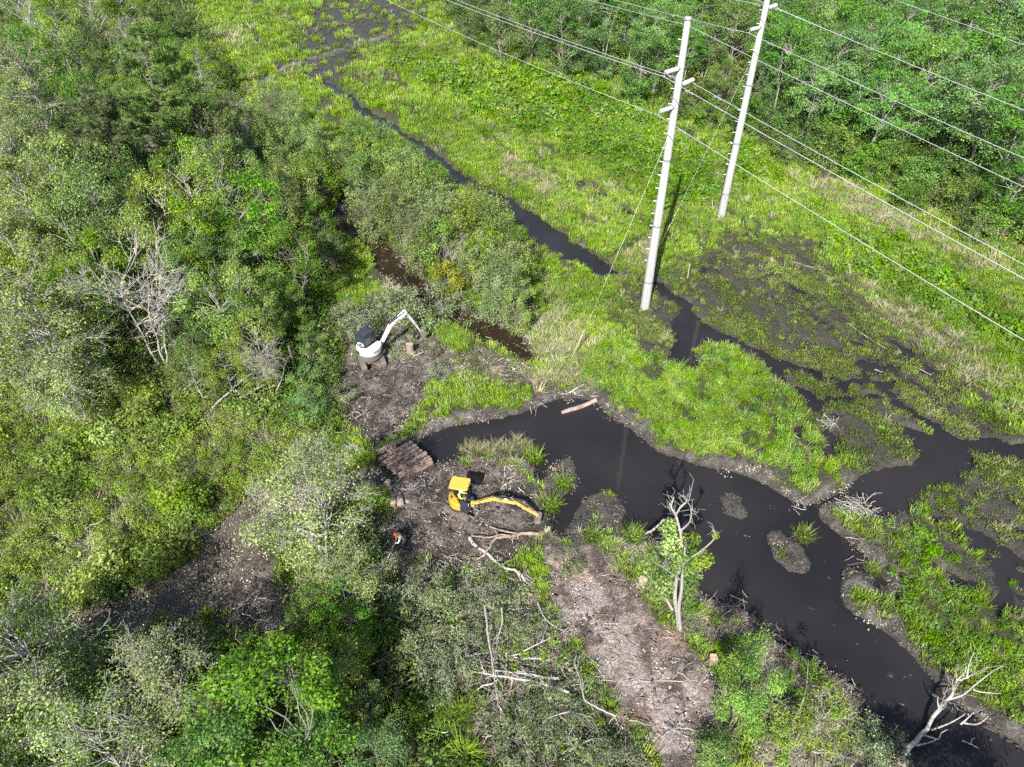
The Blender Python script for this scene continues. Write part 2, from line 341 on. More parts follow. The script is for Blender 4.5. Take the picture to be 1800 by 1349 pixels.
TRACK_DRY = GP([(985,1010),(1040,1000),(1080,1060),(1150,1120),(1210,1180),(1230,1260),(1280,1349),(1290,1450),(1180,1450),(1130,1310),(1060,1210),(985,1110),(960,1050)])
RED = [GP(q) for q in ([(980,985),(1020,990),(1030,1020),(990,1025)], [(1155,1105),(1200,1100),(1215,1150),(1170,1150)], [(760,1000),(830,1000),(840,1030),(770,1020)], [(1090,1250),(1140,1240),(1150,1290),(1105,1300)])]
MUDLOW = GP([(345,1012),(440,945),(485,975),(505,1050),(490,1110),(430,1130),(380,1090),(330,1058)])
SLASH = GP([(690,1000),(800,990),(930,1000),(980,1100),(1055,1210),(1135,1310),(1185,1450),(830,1450),(760,1250),(700,1120)])
SHORE = GP([(1000,940),(1090,930),(1160,945),(1235,975),(1240,1045),(1340,1085),(1400,1145),(1480,1190),(1525,1255),(1590,1340),(1560,1450),(1330,1450),(1330,1260),(1300,1180),(1180,1080),(1130,990),(1060,945)])
SCRUB = GP([(-300,690),(180,680),(330,690),(420,740),(560,745),(600,770),(560,790),(470,855),(440,890),(395,940),(335,1005),(230,1050),(-300,1060)])
WOODS = [GP(q) for q in ([(-500,-120),(390,-120),(330,30),(400,110),(440,200),(560,330),(600,420),(570,520),(600,600),(600,720),(560,780),(420,730),(180,670),(-500,690)],
                         [(-500,1060),(200,1085),(330,1065),(420,1180),(520,1100),(600,900),(655,905),(668,1010),(700,1120),(760,1250),(830,1500),(-500,1500)],
                         [(745,-60),(800,40),(900,85),(1000,110),(1100,140),(1180,190),(1260,215),(1400,290),(1560,330),(1700,400),(1800,440),(2300,620),(2300,-120)])]

def maxpoly(P, polys): return np.max([poly_sd(P, q) for q in polys], axis=0)
def maxline(P, lines): return np.max([line_sd(P, q, w) for q, w in lines], axis=0)
def land(P):
    """all ground classes at points P (n,2); every value about 0..1"""
    x, y = P[:, 0], P[:, 1]; L = {}
    n1 = fbm(x, y, 0.55, 1) - 0.5; n2 = fbm(x, y, 1.7, 5, 3) - 0.5; n3 = fbm(x, y, 0.16, 9, 3) - 0.5
    L['n1'], L['n2'], L['n3'] = n1, n2, n3
    pond = poly_sd(P, POND); sho = maxpoly(P, SHOALS)
    wet = np.maximum.reduce([pond, maxline(P, DITCHES) + n1 * 1.3 + n2 * 0.7 - 0.1, maxpoly(P, POOLS) + n1])
    wet = np.where(sho > -1.0, np.minimum(wet, -sho + 0.05), wet)
    creek = np.maximum(line_sd(P, CREEK, CREEK_W), line_sd(P, CREEK2, 0.9)); old = line_sd(P, OLD, [.6,.8,1.0,1.1,1.1,1.1,1.2,1.2,1.0,.8])
    L['pond'], L['water'], L['creek'], L['old'], L['shoal'] = pond, wet, creek, old, sho
    jag = n1 * 0.5 + n2 * 0.35
    L['marsh'] = sstep(-0.8, 1.2, poly_sd(P, MARSH) + jag * 3) * (1 - sstep(-0.6, 0.6, poly_sd(P, BANK) + jag)) * (1 - sstep(-0.6, 0.6, poly_sd(P, BANK2) + jag))
    L['bank'] = np.maximum(sstep(-0.5, 0.5, poly_sd(P, BANK) + jag), sstep(-0.5, 0.5, poly_sd(P, BANK2) + jag))
    L['broad'] = sstep(-1.5, 2.0, maxpoly(P, BROAD) + n1 * 5)
    L['straw'] = sstep(-0.6, 0.9, maxpoly(P, STRAW) + n1 * 3 + n2 * 1.5)
    L['rut'] = sstep(-0.3, 0.25, maxline(P, RUTS) - 0.05 + n1 * 0.8 + n2 * 0.6)
    L['farway'] = sstep(-0.15, 0.15, line_sd(P, FARWAY, 0.45) + n2 * 0.6)
    L['topmud'] = np.maximum(sstep(-0.5, 0.8, poly_sd(P, TOPMUD) + n1 * 5 + n2 * 2), sstep(-0.4, 0.4, line_sd(P, FARWAY, 1.3) + n1 * 2))
    L['pad'] = sstep(-0.4, 0.4, maxpoly(P, PAD) + jag); L['soil'] = sstep(-0.5, 0.5, poly_sd(P, SOIL) + jag)
    L['track'] = sstep(-0.4, 0.5, poly_sd(P, TRACK) + jag); L['dry'] = sstep(-0.5, 0.7, poly_sd(P, TRACK_DRY) + n1 * 2 + n2)
    L['red'] = sstep(-0.4, 0.4, maxpoly(P, RED) + jag * 1.5)
    L['mudlow'] = sstep(-0.5, 0.5, poly_sd(P, MUDLOW) + jag); L['slash'] = sstep(-0.5, 0.5, poly_sd(P, SLASH) + jag)
    L['shore'] = sstep(-0.4, 0.4, poly_sd(P, SHORE) + jag); L['scrub'] = sstep(-0.5, 0.5, poly_sd(P, SCRUB) + jag)
    L['woods'] = sstep(-0.6, 0.8, maxpoly(P, WOODS) + jag)
    # bare mud strip along open water: broad on the pond, thin on ditches
    L['strip'] = np.maximum(sstep(-0.95, -0.35, pond + n1 * 1.6 + n2 * 0.8) * (1 - 0.85 * sstep(-0.8, 1.2, poly_sd(P, MARSH) + jag * 3) * (1 - L['bank'])), sstep(-0.15, 0.1, wet + jag * 0.6))
    # patchy thinness of the wet meadow, drawn out along the line of the tracks
    a = x * 0.40 - y * 0.917; b = x * 0.917 + y * 0.40
    L['patch'] = fbm(a * 0.25, b, 0.75, 21, 4); L['patch2'] = fbm(x, y, 0.9, 33, 4)
    return L
def height(P, L):
    h = 0.16 * L['n1'] + 0.10 * L['n2'] + 0.25 * L['n3']
    mud = np.maximum.reduce([L['pad'], L['soil'], L['track'] * 0.6, L['shore'] * 0.8])
    h = h + mud * (0.34 * (fbm(P[:, 0], P[:, 1], 2.2, 41, 4) - 0.45) + 0.25 * L['n1'])
    h = h + 0.10 * L['bank'] + 0.25 * L['strip'] * L['n2'] + 0.16 * L['strip'] * (fbm(P[:, 0], P[:, 1], 4.0, 44, 3) - 0.5)
    h = h * (1 - 0.5 * L['marsh']) - L['marsh'] * (0.10 + 0.40 * (L['patch'] - 0.5) + 0.30 * (L['patch2'] - 0.5)) - 0.16 * L['rut'] - 0.24 * L['topmud'] * (0.5 + 1.2 * (L['patch2'] - 0.3))
    jag = L['n1'] * 0.55 + L['n2'] * 0.45
    fine = fbm(P[:, 0], P[:, 1], 3.6, 63, 3) - 0.5
    h = h - 0.85 * sstep(-0.28, 0.55, L['water'] + jag * 0.55 + fine * 0.3) - 0.75 * sstep(-0.5, 0.7, L['creek'] + jag * 0.6) - 0.20 * sstep(-0.7, 0.6, L['old'] + jag * 0.9)
    s = sstep(-0.45, 0.25, L['shoal'] + jag * 0.35); h = h * (1 - s) + s * (-0.22 + 0.22 * L['n2'] + 0.14 * L['n1'])
    return h
WATER_Z = -0.30

def axis(segs):
    """segs: (start, end, step0, step1) pieces joined into one list of coordinates"""
    out = []
    for a, b, s0, s1 in segs:
        p = a
        while p < b:
            out.append(p); p += s0 + (s1 - s0) * (p - a) / max(b - a, 1e-6)
    out.append(segs[-1][1]); return np.array(out)
xs = axis([(-3000, -400, 600, 160), (-400, -110, 120, 4), (-110, -42, 2.5, 0.4), (-42, 34, 0.2, 0.2), (34, 110, 0.25, 2.5), (110, 400, 4, 120), (400, 3000, 160, 600)])
ys = axis([(-3000, -200, 700, 60), (-200, 4, 50, 1.0), (4, 44, 0.17, 0.19), (44, 80, 0.2, 0.45), (80, 150, 0.5, 4), (150, 600, 6, 120), (600, 4000, 160, 700)])
XX, YY = np.meshgrid(xs, ys); PT = np.stack([XX.ravel(), YY.ravel()], 1)
LG = land(PT); HZ = height(PT, LG)
far = sstep(120, 260, np.hypot(PT[:, 0], PT[:, 1])); HZ = HZ * (1 - far) + 0.1 * far
def ground_z(x, y):
    """height of the built ground sheet"""
    x = np.atleast_1d(np.asarray(x, float)); y = np.atleast_1d(np.asarray(y, float))
    i = np.clip(np.searchsorted(xs, x) - 1, 0, len(xs) - 2); j = np.clip(np.searchsorted(ys, y) - 1, 0, len(ys) - 2)
    fx = (x - xs[i]) / (xs[i + 1] - xs[i]); fy = (y - ys[j]) / (ys[j + 1] - ys[j])
    Z = HZ.reshape(len(ys), len(xs))
    return (Z[j, i] * (1 - fx) + Z[j, i + 1] * fx) * (1 - fy) + (Z[j + 1, i] * (1 - fx) + Z[j + 1, i + 1] * fx) * fy
def gz(x, y): return float(ground_z(x, y)[0])

def mixc(c, new, w): return c * (1 - w[:, None]) + np.array(new)[None, :] * w[:, None]
C = np.tile(np.array([0.050, 0.058, 0.022]), (len(PT), 1))                       # turf between the grass tufts
C = mixc(C, (0.20, 0.18, 0.11), LG['straw'] * 0.8)
C = mixc(C, (0.045, 0.042, 0.034), np.clip(LG['rut'], 0, 1))
C = mixc(C, (0.055, 0.06, 0.028), LG['scrub'])
C = mixc(C, (0.055, 0.046, 0.032), LG['woods'])
C = mixc(C, (0.048, 0.044, 0.036), LG['marsh'] * 0.9)
C = mixc(C, (0.05, 0.047, 0.045), LG['topmud'])
C = mixc(C, (0.17, 0.165, 0.16), LG['farway'])
nn = fbm(PT[:, 0], PT[:, 1], 1.2, 51, 5); nf = fbm(PT[:, 0], PT[:, 1], 3.5, 57, 4)
for key, wetc, dryc, lo, hi in (('soil', (0.07, 0.058, 0.042), (0.22, 0.19, 0.14), .4, .62), ('slash', (0.07, 0.055, 0.045), (0.22, 0.18, 0.15), .42, .66), ('shore', (0.085, 0.068, 0.057), (0.27, 0.22, 0.19), .36, .62),
                                ('track', (0.088, 0.07, 0.06), (0.25, 0.203, 0.18), .38, .62), ('mudlow', (0.058, 0.049, 0.042), (0.165, 0.138, 0.12), .42, .64), ('pad', (0.040, 0.033, 0.029), (0.165, 0.135, 0.120), .42, .62)):
    w2 = sstep(lo, hi, nn * 0.65 + nf * 0.35)[:, None]
    C = C * (1 - LG[key][:, None]) + (np.array(wetc) * (1 - w2) + np.array(dryc) * w2) * LG[key][:, None]
C = mixc(C, (0.30, 0.255, 0.238), LG['dry'] * LG['track'] * sstep(.40, .60, nn) * 0.85)
C = mixc(C, (0.22, 0.12, 0.08), LG['red'] * 0.7 * sstep(.35, .6, nf))
C = mixc(C, (0.125, 0.103, 0.083), sstep(-0.9, 0.1, LG['old'] + LG['n1']) * 0.9)
st = LG['strip'] * (1 - np.maximum(LG['pad'], LG['shore']) * 0.7)
C = mixc(C, (0.062, 0.056, 0.050), st)
C = mixc(C, (0.125, 0.115, 0.104), st * sstep(.46, .66, nf * 0.6 + nn * 0.4))
C = mixc(C, (0.085, 0.077, 0.069), sstep(-0.3, 0.2, LG['shoal']))
low = sstep(-0.14, -0.29, HZ); C = mixc(C, (0.040, 0.036, 0.033), low * 0.85)     # saturated silt at and below the waterline
C = mixc(C, (0.055, 0.036, 0.024), sstep(-0.6, 0.3, LG['creek']) * 0.9)
C = C * (0.75 + 0.5 * nf[:, None])
nx, ny = len(xs), len(ys)
ii = (np.arange(ny - 1)[:, None] * nx + np.arange(nx - 1)[None, :]).ravel()
quads = np.stack([ii, ii + 1, ii + nx + 1, ii + nx], 1)
gm, t, p, out = nodes('ground_soil')
ca = N(t, 'ShaderNodeVertexColor'); ca.layer_name = 'Col'
tc = N(t, 'ShaderNodeTexCoord')
nz = N(t, 'ShaderNodeTexNoise'); nz.inputs['Scale'].default_value = 4.0; nz.inputs['Detail'].default_value = 10; nz.inputs['Roughness'].default_value = 0.72
t.links.new(tc.outputs['Object'], nz.inputs[0])
rp = ramp(t, [(0.28, (0.45, 0.45, 0.45)), (0.5, (1, 1, 1)), (0.74, (1.0, 1.0, 1.0))]); t.links.new(nz.outputs['Fac'], rp.inputs[0])
n4 = N(t, 'ShaderNodeTexNoise'); n4.inputs['Scale'].default_value = 11.0; n4.inputs['Detail'].default_value = 4; n4.inputs['Roughness'].default_value = 0.6
t.links.new(tc.outputs['Object'], n4.inputs[0])
r4 = N(t, 'ShaderNodeMapRange'); t.links.new(n4.outputs['Fac'], r4.inputs[0]); r4.inputs[1].default_value = 0.3; r4.inputs[2].default_value = 0.7; r4.inputs[3].default_value = 0.45; r4.inputs[4].default_value = 1.6
m1 = N(t, 'ShaderNodeMix', data_type='RGBA', blend_type='MULTIPLY'); m1.inputs[0].default_value = 1.0
t.links.new(ca.outputs[0], m1.inputs[6]); t.links.new(rp.outputs[0], m1.inputs[7])
m2 = N(t, 'ShaderNodeVectorMath', operation='SCALE'); t.links.new(m1.outputs[2], m2.inputs[0]); t.links.new(r4.outputs[0], m2.inputs['Scale'])
t.links.new(m2.outputs[0], p.inputs['Base Color'])
sp = N(t, 'ShaderNodeSeparateXYZ'); t.links.new(tc.outputs['Object'], sp.inputs[0])
wr = N(t, 'ShaderNodeMapRange'); t.links.new(sp.outputs[2], wr.inputs[0]); wr.inputs[1].default_value = -0.28; wr.inputs[2].default_value = -0.08; wr.inputs[3].default_value = 0.35; wr.inputs[4].default_value = 0.95
t.links.new(wr.outputs[0], p.inputs['Roughness']); p.inputs['Specular IOR Level'].default_value = 0.3
bp = N(t, 'ShaderNodeBump'); bp.inputs['Strength'].default_value = 1.0; bp.inputs['Distance'].default_value = 0.22
t.links.new(nz.outputs['Fac'], bp.inputs['Height']); t.links.new(bp.outputs[0], p.inputs['Normal'])
me = mesh_np('ground', np.stack([PT[:, 0], PT[:, 1], HZ], 1), quads, 4, gm, smooth=True)
cl = me.color_attributes.new('Col', 'FLOAT_COLOR', 'POINT')
cl.data.foreach_set('color', np.concatenate([C, np.ones((len(C), 1))], 1).astype(np.float32).ravel())
tag(link('ground', me), 'flat wetland ground of mud, turf and leaf litter', 'ground', kind='structure')

def water_mat(name, silt, silt2, rough=0.035):
    m, t, p, out = nodes(name)
    tc = N(t, 'ShaderNodeTexCoord')
    a = N(t, 'ShaderNodeTexNoise'); a.inputs['Scale'].default_value = 0.16; a.inputs['Detail'].default_value = 6; t.links.new(tc.outputs['Object'], a.inputs[0])
    r = ramp(t, [(0.35, silt), (0.65, silt2)]); t.links.new(a.outputs['Fac'], r.inputs[0]); t.links.new(r.outputs[0], p.inputs['Base Color'])
    p.inputs['Roughness'].default_value = rough; p.inputs['IOR'].default_value = 1.33; p.inputs['Specular IOR Level'].default_value = 0.5
    b = N(t, 'ShaderNodeTexNoise'); b.inputs['Scale'].default_value = 3.0; b.inputs['Detail'].default_value = 3; t.links.new(tc.outputs['Object'], b.inputs[0])
    bp = N(t, 'ShaderNodeBump'); bp.inputs['Strength'].default_value = 0.06; bp.inputs['Distance'].default_value = 0.02
    t.links.new(b.outputs['Fac'], bp.inputs['Height']); t.links.new(bp.outputs[0], p.inputs['Normal'])
    return m
M['water'] = water_mat('silty_water', (0.0125, 0.0122, 0.0135), (0.0225, 0.0202, 0.0205))
M['creek'] = water_mat('brown_creek_water', (0.014, 0.010, 0.0065), (0.024, 0.017, 0.011))
def sheet(name, pts, z, mat):
    me = bpy.data.meshes.new(name); me.from_pydata([(x, y, z) for x, y in pts], [], [tuple(range(len(pts)))]); me.update(); me.materials.append(mat)
    return link(name, me)
tag(sheet('pond_water', [(-90, 5), (90, 5), (90, 140), (-90, 140)], WATER_Z, M['water']), 'still black pond and ditch water between mud banks', 'water', kind='structure')
cb = np.concatenate([CREEK, CREEK2])
cx0, cy0 = cb.min(0) - 3; cx1, cy1 = cb.max(0) + 2
sep = GP([(935, 660), (985, 640), (900, 560), (790, 500), (660, 400), (560, 300), (420, 170), (360, 200), (420, 300), (520, 340), (640, 470), (760, 560)])
tag(sheet('creek_water', [tuple(q) for q in sep], WATER_Z + 0.012, M['creek']), 'brown shaded creek water between shrubs behind the white excavator', 'water', kind='structure')

# ------------------------------------------------------------------ plants: builders
LM = {
 'maple':  leaf_mat('leaf_fresh_green', (0.072, 0.142, 0.012), (0.148, 0.258, 0.022), (0.270, 0.370, 0.055)),
 'dark':   leaf_mat('leaf_dark_green', (0.042, 0.104, 0.015), (0.090, 0.190, 0.027), (0.178, 0.285, 0.055)),
 'vivid':  leaf_mat('leaf_vivid_green', (0.062, 0.145, 0.018), (0.125, 0.255, 0.030), (0.215, 0.340, 0.058)),
 'silver': leaf_mat('leaf_grey_green', (0.092, 0.155, 0.028), (0.192, 0.280, 0.062), (0.325, 0.395, 0.128), trans=0.25),
 'willow': leaf_mat('leaf_olive_willow', (0.074, 0.135, 0.028), (0.145, 0.225, 0.052), (0.255, 0.325, 0.105), trans=0.3),
 'edge':   leaf_mat('leaf_tupelo_green', (0.046, 0.140, 0.018), (0.096, 0.240, 0.030), (0.180, 0.325, 0.062)),
 'needle': leaf_mat('pine_needle', (0.046, 0.096, 0.021), (0.098, 0.172, 0.042), (0.185, 0.255, 0.085), trans=0.15),
 'yellow': leaf_mat('leaf_yellow_green', (0.105, 0.155, 0.012), (0.185, 0.235, 0.022), (0.260, 0.290, 0.045)),
 'cut':    leaf_mat('leaf_wilting', (0.045, 0.078, 0.024), (0.105, 0.155, 0.050), (0.260, 0.295, 0.150), trans=0.2),
}
def unit(v): return v / np.maximum(np.linalg.norm(v, axis=1, keepdims=True), 1e-6)
def leaf_quads(rng, cen, size, aspect, outw, spread=0.75, up=0.45):
    """one pointed leaf (4 corners) per centre"""
    n = len(cen)
    nor = unit(outw * 0.55 + np.array([0, 0, up]) + rng.normal(0, spread * 0.6, (n, 3)))
    tan = unit(np.cross(nor, rng.normal(0, 1, (n, 3)))); bi = np.cross(nor, tan)
    l = (size * 0.5)[:, None]; w = (size * aspect * 0.5)[:, None]
    V = np.stack([cen - tan * l, cen + bi * w + nor * w * 0.25, cen + tan * l, cen - bi * w + nor * w * 0.25], 1).reshape(-1, 3)
    return V, np.arange(n * 4).reshape(-1, 4)
def tube_np(path, rad, k):
    path = np.asarray(path, float); m = len(path)
    t = np.gradient(path, axis=0); t = unit(t)
    ref = np.array([0.31, 0.22, 0.92]) if abs(t[0, 2]) < 0.85 else np.array([1.0, 0.1, 0.0])
    s = unit(np.cross(t, ref[None, :])); u = np.cross(s, t)
    a = np.arange(k) * 2 * math.pi / k
    ring = (np.cos(a)[None, :, None] * s[:, None, :] + np.sin(a)[None, :, None] * u[:, None, :]) * np.asarray(rad)[:, None, None] + path[:, None, :]
    i = np.arange(m - 1)[:, None] * k; j = np.arange(k)[None, :]
    F = np.stack([i + j, i + (j + 1) % k, i + k + (j + 1) % k, i + k + j], -1).reshape(-1, 4)
    return ring.reshape(-1, 3), F
class TB:
    def __init__(s): s.V = []; s.F = []; s.n = 0
    def add(s, V, F): s.V.append(V); s.F.append(F + s.n); s.n += len(V)
    def tube(s, path, rad, k=4): s.add(*tube_np(path, rad, k))
    def mesh(s, name, mat): return mesh_np(name, np.concatenate(s.V), np.concatenate(s.F), 4, mat, smooth=True)
def bend(rng, a, b, n, wob, sag=0.0):
    a = np.asarray(a, float); b = np.asarray(b, float); t = np.linspace(0, 1, n)[:, None]
    L = np.linalg.norm(b - a)
    w = rng.normal(0, wob * L, (n, 3)) * np.sin(t * math.pi)
    p = a + (b - a) * t + w; p[:, 2] += sag * L * np.sin(t[:, 0] * math.pi)
    return p
def grow(seed, h, rx, base=0.3, clumps=60, leaves=6000, leaf=0.14, aspect=0.55, cr=0.5, flat=0.6, stems=1, spread=0.15, trunk_r=0.016, twigs=3, twig_r=0.009, top=0.9, lean=0.0,
         bark='bark', foliage='maple', prof='round', reach=0.75, spiky=0.0, hollow=0.5, sub=0.0):
    """a plant in metres standing at the origin: returns wood mesh and leaf mesh (None when bare)"""
    rng = np.random.default_rng(seed); wood = TB(); stem_paths = []
    for s in range(stems):
        a = rng.uniform(0, 6.28) + s * 6.28 / stems; r0 = 0.0 if stems == 1 else rng.uniform(0.03, 0.12) * rx
        hs = h * top * (1 if s == 0 else rng.uniform(0.7, 1.0)); out = rx * spread * rng.uniform(0.6, 1.3) * (1 if stems > 1 else 0.6)
        n = 8; t = np.linspace(0, 1, n)
        px = math.cos(a) * (r0 + out * t ** 1.3) + np.cumsum(rng.normal(0, 0.014 * h, n)) * (t > 0) + lean * h * t ** 1.5
        py = math.sin(a) * (r0 + out * t ** 1.3) + np.cumsum(rng.normal(0, 0.014 * h, n)) * (t > 0)
        path = np.stack([px, py, t * hs - 0.25 * (t == 0)], 1)
        rr = trunk_r * h / math.sqrt(stems ** 0.8) * (1 - 0.86 * t ** 0.8); rr[0] *= 1.35
        stem_paths.append(path); wood.tube(path, rr, 6)
    cen = []; zc = h * base
    # a few big boughs so that the crown has lobes and gaps instead of one even ball
    lobes = rng.normal(0, 1, (max(4, clumps // 9), 3)); lobes /= np.linalg.norm(lobes, axis=1, keepdims=True); lobes[:, 2] = np.abs(lobes[:, 2]) * 1.3 - 0.35
    while len(cen) < clumps:
        t = rng.uniform(0, 1); a = rng.uniform(0, 6.28)
        pr = {'round': math.sqrt(max(0, 1 - (2 * t - 0.9) ** 2 * 0.83)), 'cone': (1 - t) ** 0.8 + 0.08, 'column': 0.55 + 0.45 * math.sin(t * 3.0 + 0.2), 'vase': 0.45 + 0.55 * math.sin(min(1, t * 1.25) * 2.2), 'umbrella': (0.3 + 0.7 * min(1, t * 1.6)) * math.sqrt(max(0.05, 1 - max(0, t - 0.6) ** 2 * 5))}[prof]
        r = rx * pr * rng.uniform(0, 1) ** (0.5 * (1 - hollow) + 0.12)
        p = np.array([math.cos(a) * r + lean * h * (base + (1 - base) * t) ** 1.5, math.sin(a) * r, zc + (h - zc) * t])
        d = np.array([math.cos(a) * r / rx, math.sin(a) * r / rx, (t - 0.4) * 1.6]); d /= max(np.linalg.norm(d), 1e-6)
        if rng.uniform() > 0.25 + 0.9 * max(0, (lobes @ d).max() - 0.35) / 0.65: continue
        cen.append(p)
    cen = np.array(cen)
    allp, allt, allo = [], [], []
    per = max(1, leaves // clumps) if leaves else 0
    mid = np.array([lean * h * 0.4, 0, zc + (h - zc) * 0.35])
    for c in cen:
        sp = stem_paths[rng.integers(len(stem_paths))] if stems > 1 else stem_paths[0]
        want = max(h * base * 0.5, c[2] - reach * np.hypot(c[0], c[1]) * rng.uniform(0.5, 1.0) - 0.2)
        k = int(np.argmin(np.abs(sp[:, 2] - want))); k = min(k, len(sp) - 2)
        lp = bend(rng, sp[k], c, 5, 0.06, 0.06)
        lr = trunk_r * h * 0.36 * (0.5 + 0.5 * (1 - sp[k, 2] / h)) / math.sqrt(stems ** 0.5)
        wood.tube(lp, lr * np.linspace(1, 0.3, 5), 4)
        rcl = cr * rng.uniform(0.65, 1.35)
        ends = [c]
        for q in range(twigs):
            d = unit((c - mid)[None, :])[0] * 0.6 + rng.normal(0, 0.7, 3) + np.array([0, 0, 0.15 + spiky]); d /= np.linalg.norm(d)
            e = c + d * rcl * rng.uniform(0.8, 1.6); st = lp[3] if q % 2 else c
            tp = bend(rng, st, e, 4, 0.09); wood.tube(tp, twig_r * np.linspace(1.4, 0.5, 4), 3); ends.append(e)
            if sub and rng.uniform() < sub:
                for _ in range(2):
                    e2 = tp[2] + unit((d + rng.normal(0, 0.7, 3))[None, :])[0] * rcl * rng.uniform(0.4, 0.8)
                    wood.tube(bend(rng, tp[2], e2, 3, 0.08), twig_r * np.array([0.9, 0.7, 0.4]), 3)
        if per:
            n = int(per * rng.uniform(0.5, 1.5)); ends = np.array(ends)
            e = ends[rng.integers(len(ends), size=n)] * 0.55 + c * 0.45
            o = rng.normal(0, 1, (n, 3)); o *= (rng.uniform(0.15, 1, (n, 1)) ** 0.6) / np.linalg.norm(o, axis=1, keepdims=True); o[:, 2] *= flat
            o[:, 2] += spiky * rng.uniform(0, 1, n) ** 2
            allp.append(e + o * rcl); allo.append(unit(o + unit((c - mid)[None, :]) * 0.8))
            allt.append(np.clip(rng.normal(0.5, 0.2) + rng.normal(0, 0.28, n), 0, 1))
    wm = wood.mesh('wood', M[bark])
    if not per: return wm, None
    P_ = np.concatenate(allp); O_ = np.concatenate(allo); T_ = np.concatenate(allt); ok = P_[:, 2] > 0.1
    P_, O_, T_ = P_[ok], O_[ok], T_[ok]
    V, F = leaf_quads(rng, P_, leaf * rng.uniform(0.6, 1.35, len(P_)), aspect, O_)
    return wm, mesh_np('leaves', V, F, 4, LM[foliage], np.repeat(T_, 4))
def grow_pine(seed, h, rx):
    rng = np.random.default_rng(seed); wood = TB(); n = 10; t = np.linspace(0, 1, n)
    path = np.stack([np.cumsum(rng.normal(0, 0.1, n)), np.cumsum(rng.normal(0, 0.1, n)), t * h - 0.3 * (t == 0)], 1)
    wood.tube(path, 0.19 * (1 - 0.85 * t), 7)
    V_, T_ = [], []
    for q in range(58):
        tt = rng.uniform(0.36, 0.99); k = min(int(tt * (n - 1)), n - 2); f = tt * (n - 1) - k; s = path[k] * (1 - f) + path[k + 1] * f
        a = rng.uniform(0, 6.28); ln = rx * ((1 - tt) / 0.64) ** 0.65 * rng.uniform(0.65, 1.1) + 0.45
        e = s + np.array([math.cos(a) * ln, math.sin(a) * ln, ln * rng.uniform(0.0, 0.32) + 0.2])
        lp = bend(rng, s, e, 6, 0.04, -0.07); wood.tube(lp, np.linspace(0.05, 0.015, 6), 4)
        for b in range(int(8 + ln * 6.5)):
            u = rng.uniform(0.35, 1.0); i = min(int(u * 5), 4); base_ = lp[i] + (lp[i + 1] - lp[i]) * (u * 5 - i)
            tip = base_ + rng.normal(0, 0.33, 3) * np.array([1, 1, 0.45]) + np.array([0, 0, 0.12]) + (lp[5] - lp[4]) * 0.4
            wood.tube(np.array([base_, (base_ + tip) / 2, tip]), np.array([0.012, 0.01, 0.008]), 3)
            m = 40; d = unit(rng.normal(0, 1, (m, 3)) + np.array([0, 0, 0.35]) + (tip - base_) * 1.5)
            st = tip + (base_ - tip) * rng.uniform(0, 0.45, (m, 1)); le = rng.uniform(0.2, 0.36, (m, 1))
            sd = unit(np.cross(d, rng.normal(0, 1, (m, 3)))) * 0.017
            V_.append(np.stack([st, st + d * le * 0.5 + sd, st + d * le, st + d * le * 0.5 - sd], 1).reshape(-1, 3))
            T_.append(np.repeat(np.clip(rng.normal(0.5, 0.2) + rng.normal(0, 0.15, m), 0, 1), 4))
    V = np.concatenate(V_)
    return wood.mesh('wood', M['bark_pine']), mesh_np('needles', V, np.arange(len(V)).reshape(-1, 4), 4, LM['needle'], np.concatenate(T_))

KINDS = {}
def kind(key, n, name, **kw):
    KINDS[key] = dict(name=name, h=kw['h'], v=[grow(seed=hash_(key) + 11 * i, **kw) for i in range(n)])
def hash_(s): return sum(ord(c) * (i + 3) for i, c in enumerate(s)) * 37 % 9973
kind('maple', 4, 'broadleaf_tree', h=8.0, rx=2.7, base=0.2, clumps=42, leaves=8600, leaf=0.145, cr=0.6, foliage='maple', bark='bark_pale', twigs=5, twig_r=0.011, hollow=0.7)
kind('dark', 3, 'evergreen_tree', h=7.0, rx=2.3, base=0.12, clumps=44, leaves=8400, leaf=0.14, cr=0.54, foliage='dark', twigs=4, hollow=0.6)
kind('vivid', 3, 'vine_covered_tree', h=7.0, rx=1.9, base=0.08, clumps=44, leaves=10000, leaf=0.115, cr=0.5, foliage='vivid', prof='column', stems=2, spread=0.5, bark='bark')
kind('silver', 3, 'pale_branched_tree', h=8.5, rx=3.1, base=0.3, clumps=66, leaves=8500, leaf=0.125, cr=0.72, foliage='silver', bark='bark_pale', twigs=6, twig_r=0.012, sub=0.7, stems=2, spread=0.45, trunk_r=0.02)
kind('bare', 2, 'dead_tree', h=8.5, rx=2.6, base=0.3, clumps=44, leaves=420, leaf=0.14, cr=0.95, foliage='silver', bark='dead_wood', twigs=7, twig_r=0.013, sub=0.9, stems=3, spread=0.75, trunk_r=0.018, prof='vase', spiky=0.35)
kind('willow', 4, 'willow_shrub', h=4.6, rx=1.55, base=0.1, clumps=64, leaves=7200, leaf=0.135, aspect=0.36, cr=0.4, flat=1.0, foliage='willow', bark='bark', stems=6, spread=0.8, twigs=3, prof='vase', spiky=0.55)
kind('gallberry', 3, 'upright_shrub', h=3.6, rx=1.25, base=0.08, clumps=54, leaves=6000, leaf=0.125, aspect=0.45, cr=0.36, flat=1.0, foliage='maple', bark='bark', stems=6, spread=0.8, twigs=3, prof='vase', spiky=0.5)
kind('edge', 4, 'tupelo_tree', h=10.5, rx=3.2, base=0.38, clumps=58, leaves=8000, leaf=0.19, cr=0.8, flat=0.42, foliage='edge', bark='bark_pale', twigs=3, stems=2, spread=0.4, hollow=0.4, reach=0.5)
kind('bush', 3, 'low_bush', h=2.1, rx=1.25, base=0.05, clumps=44, leaves=4600, leaf=0.115, cr=0.4, foliage='dark', stems=5, spread=0.9, twigs=2)
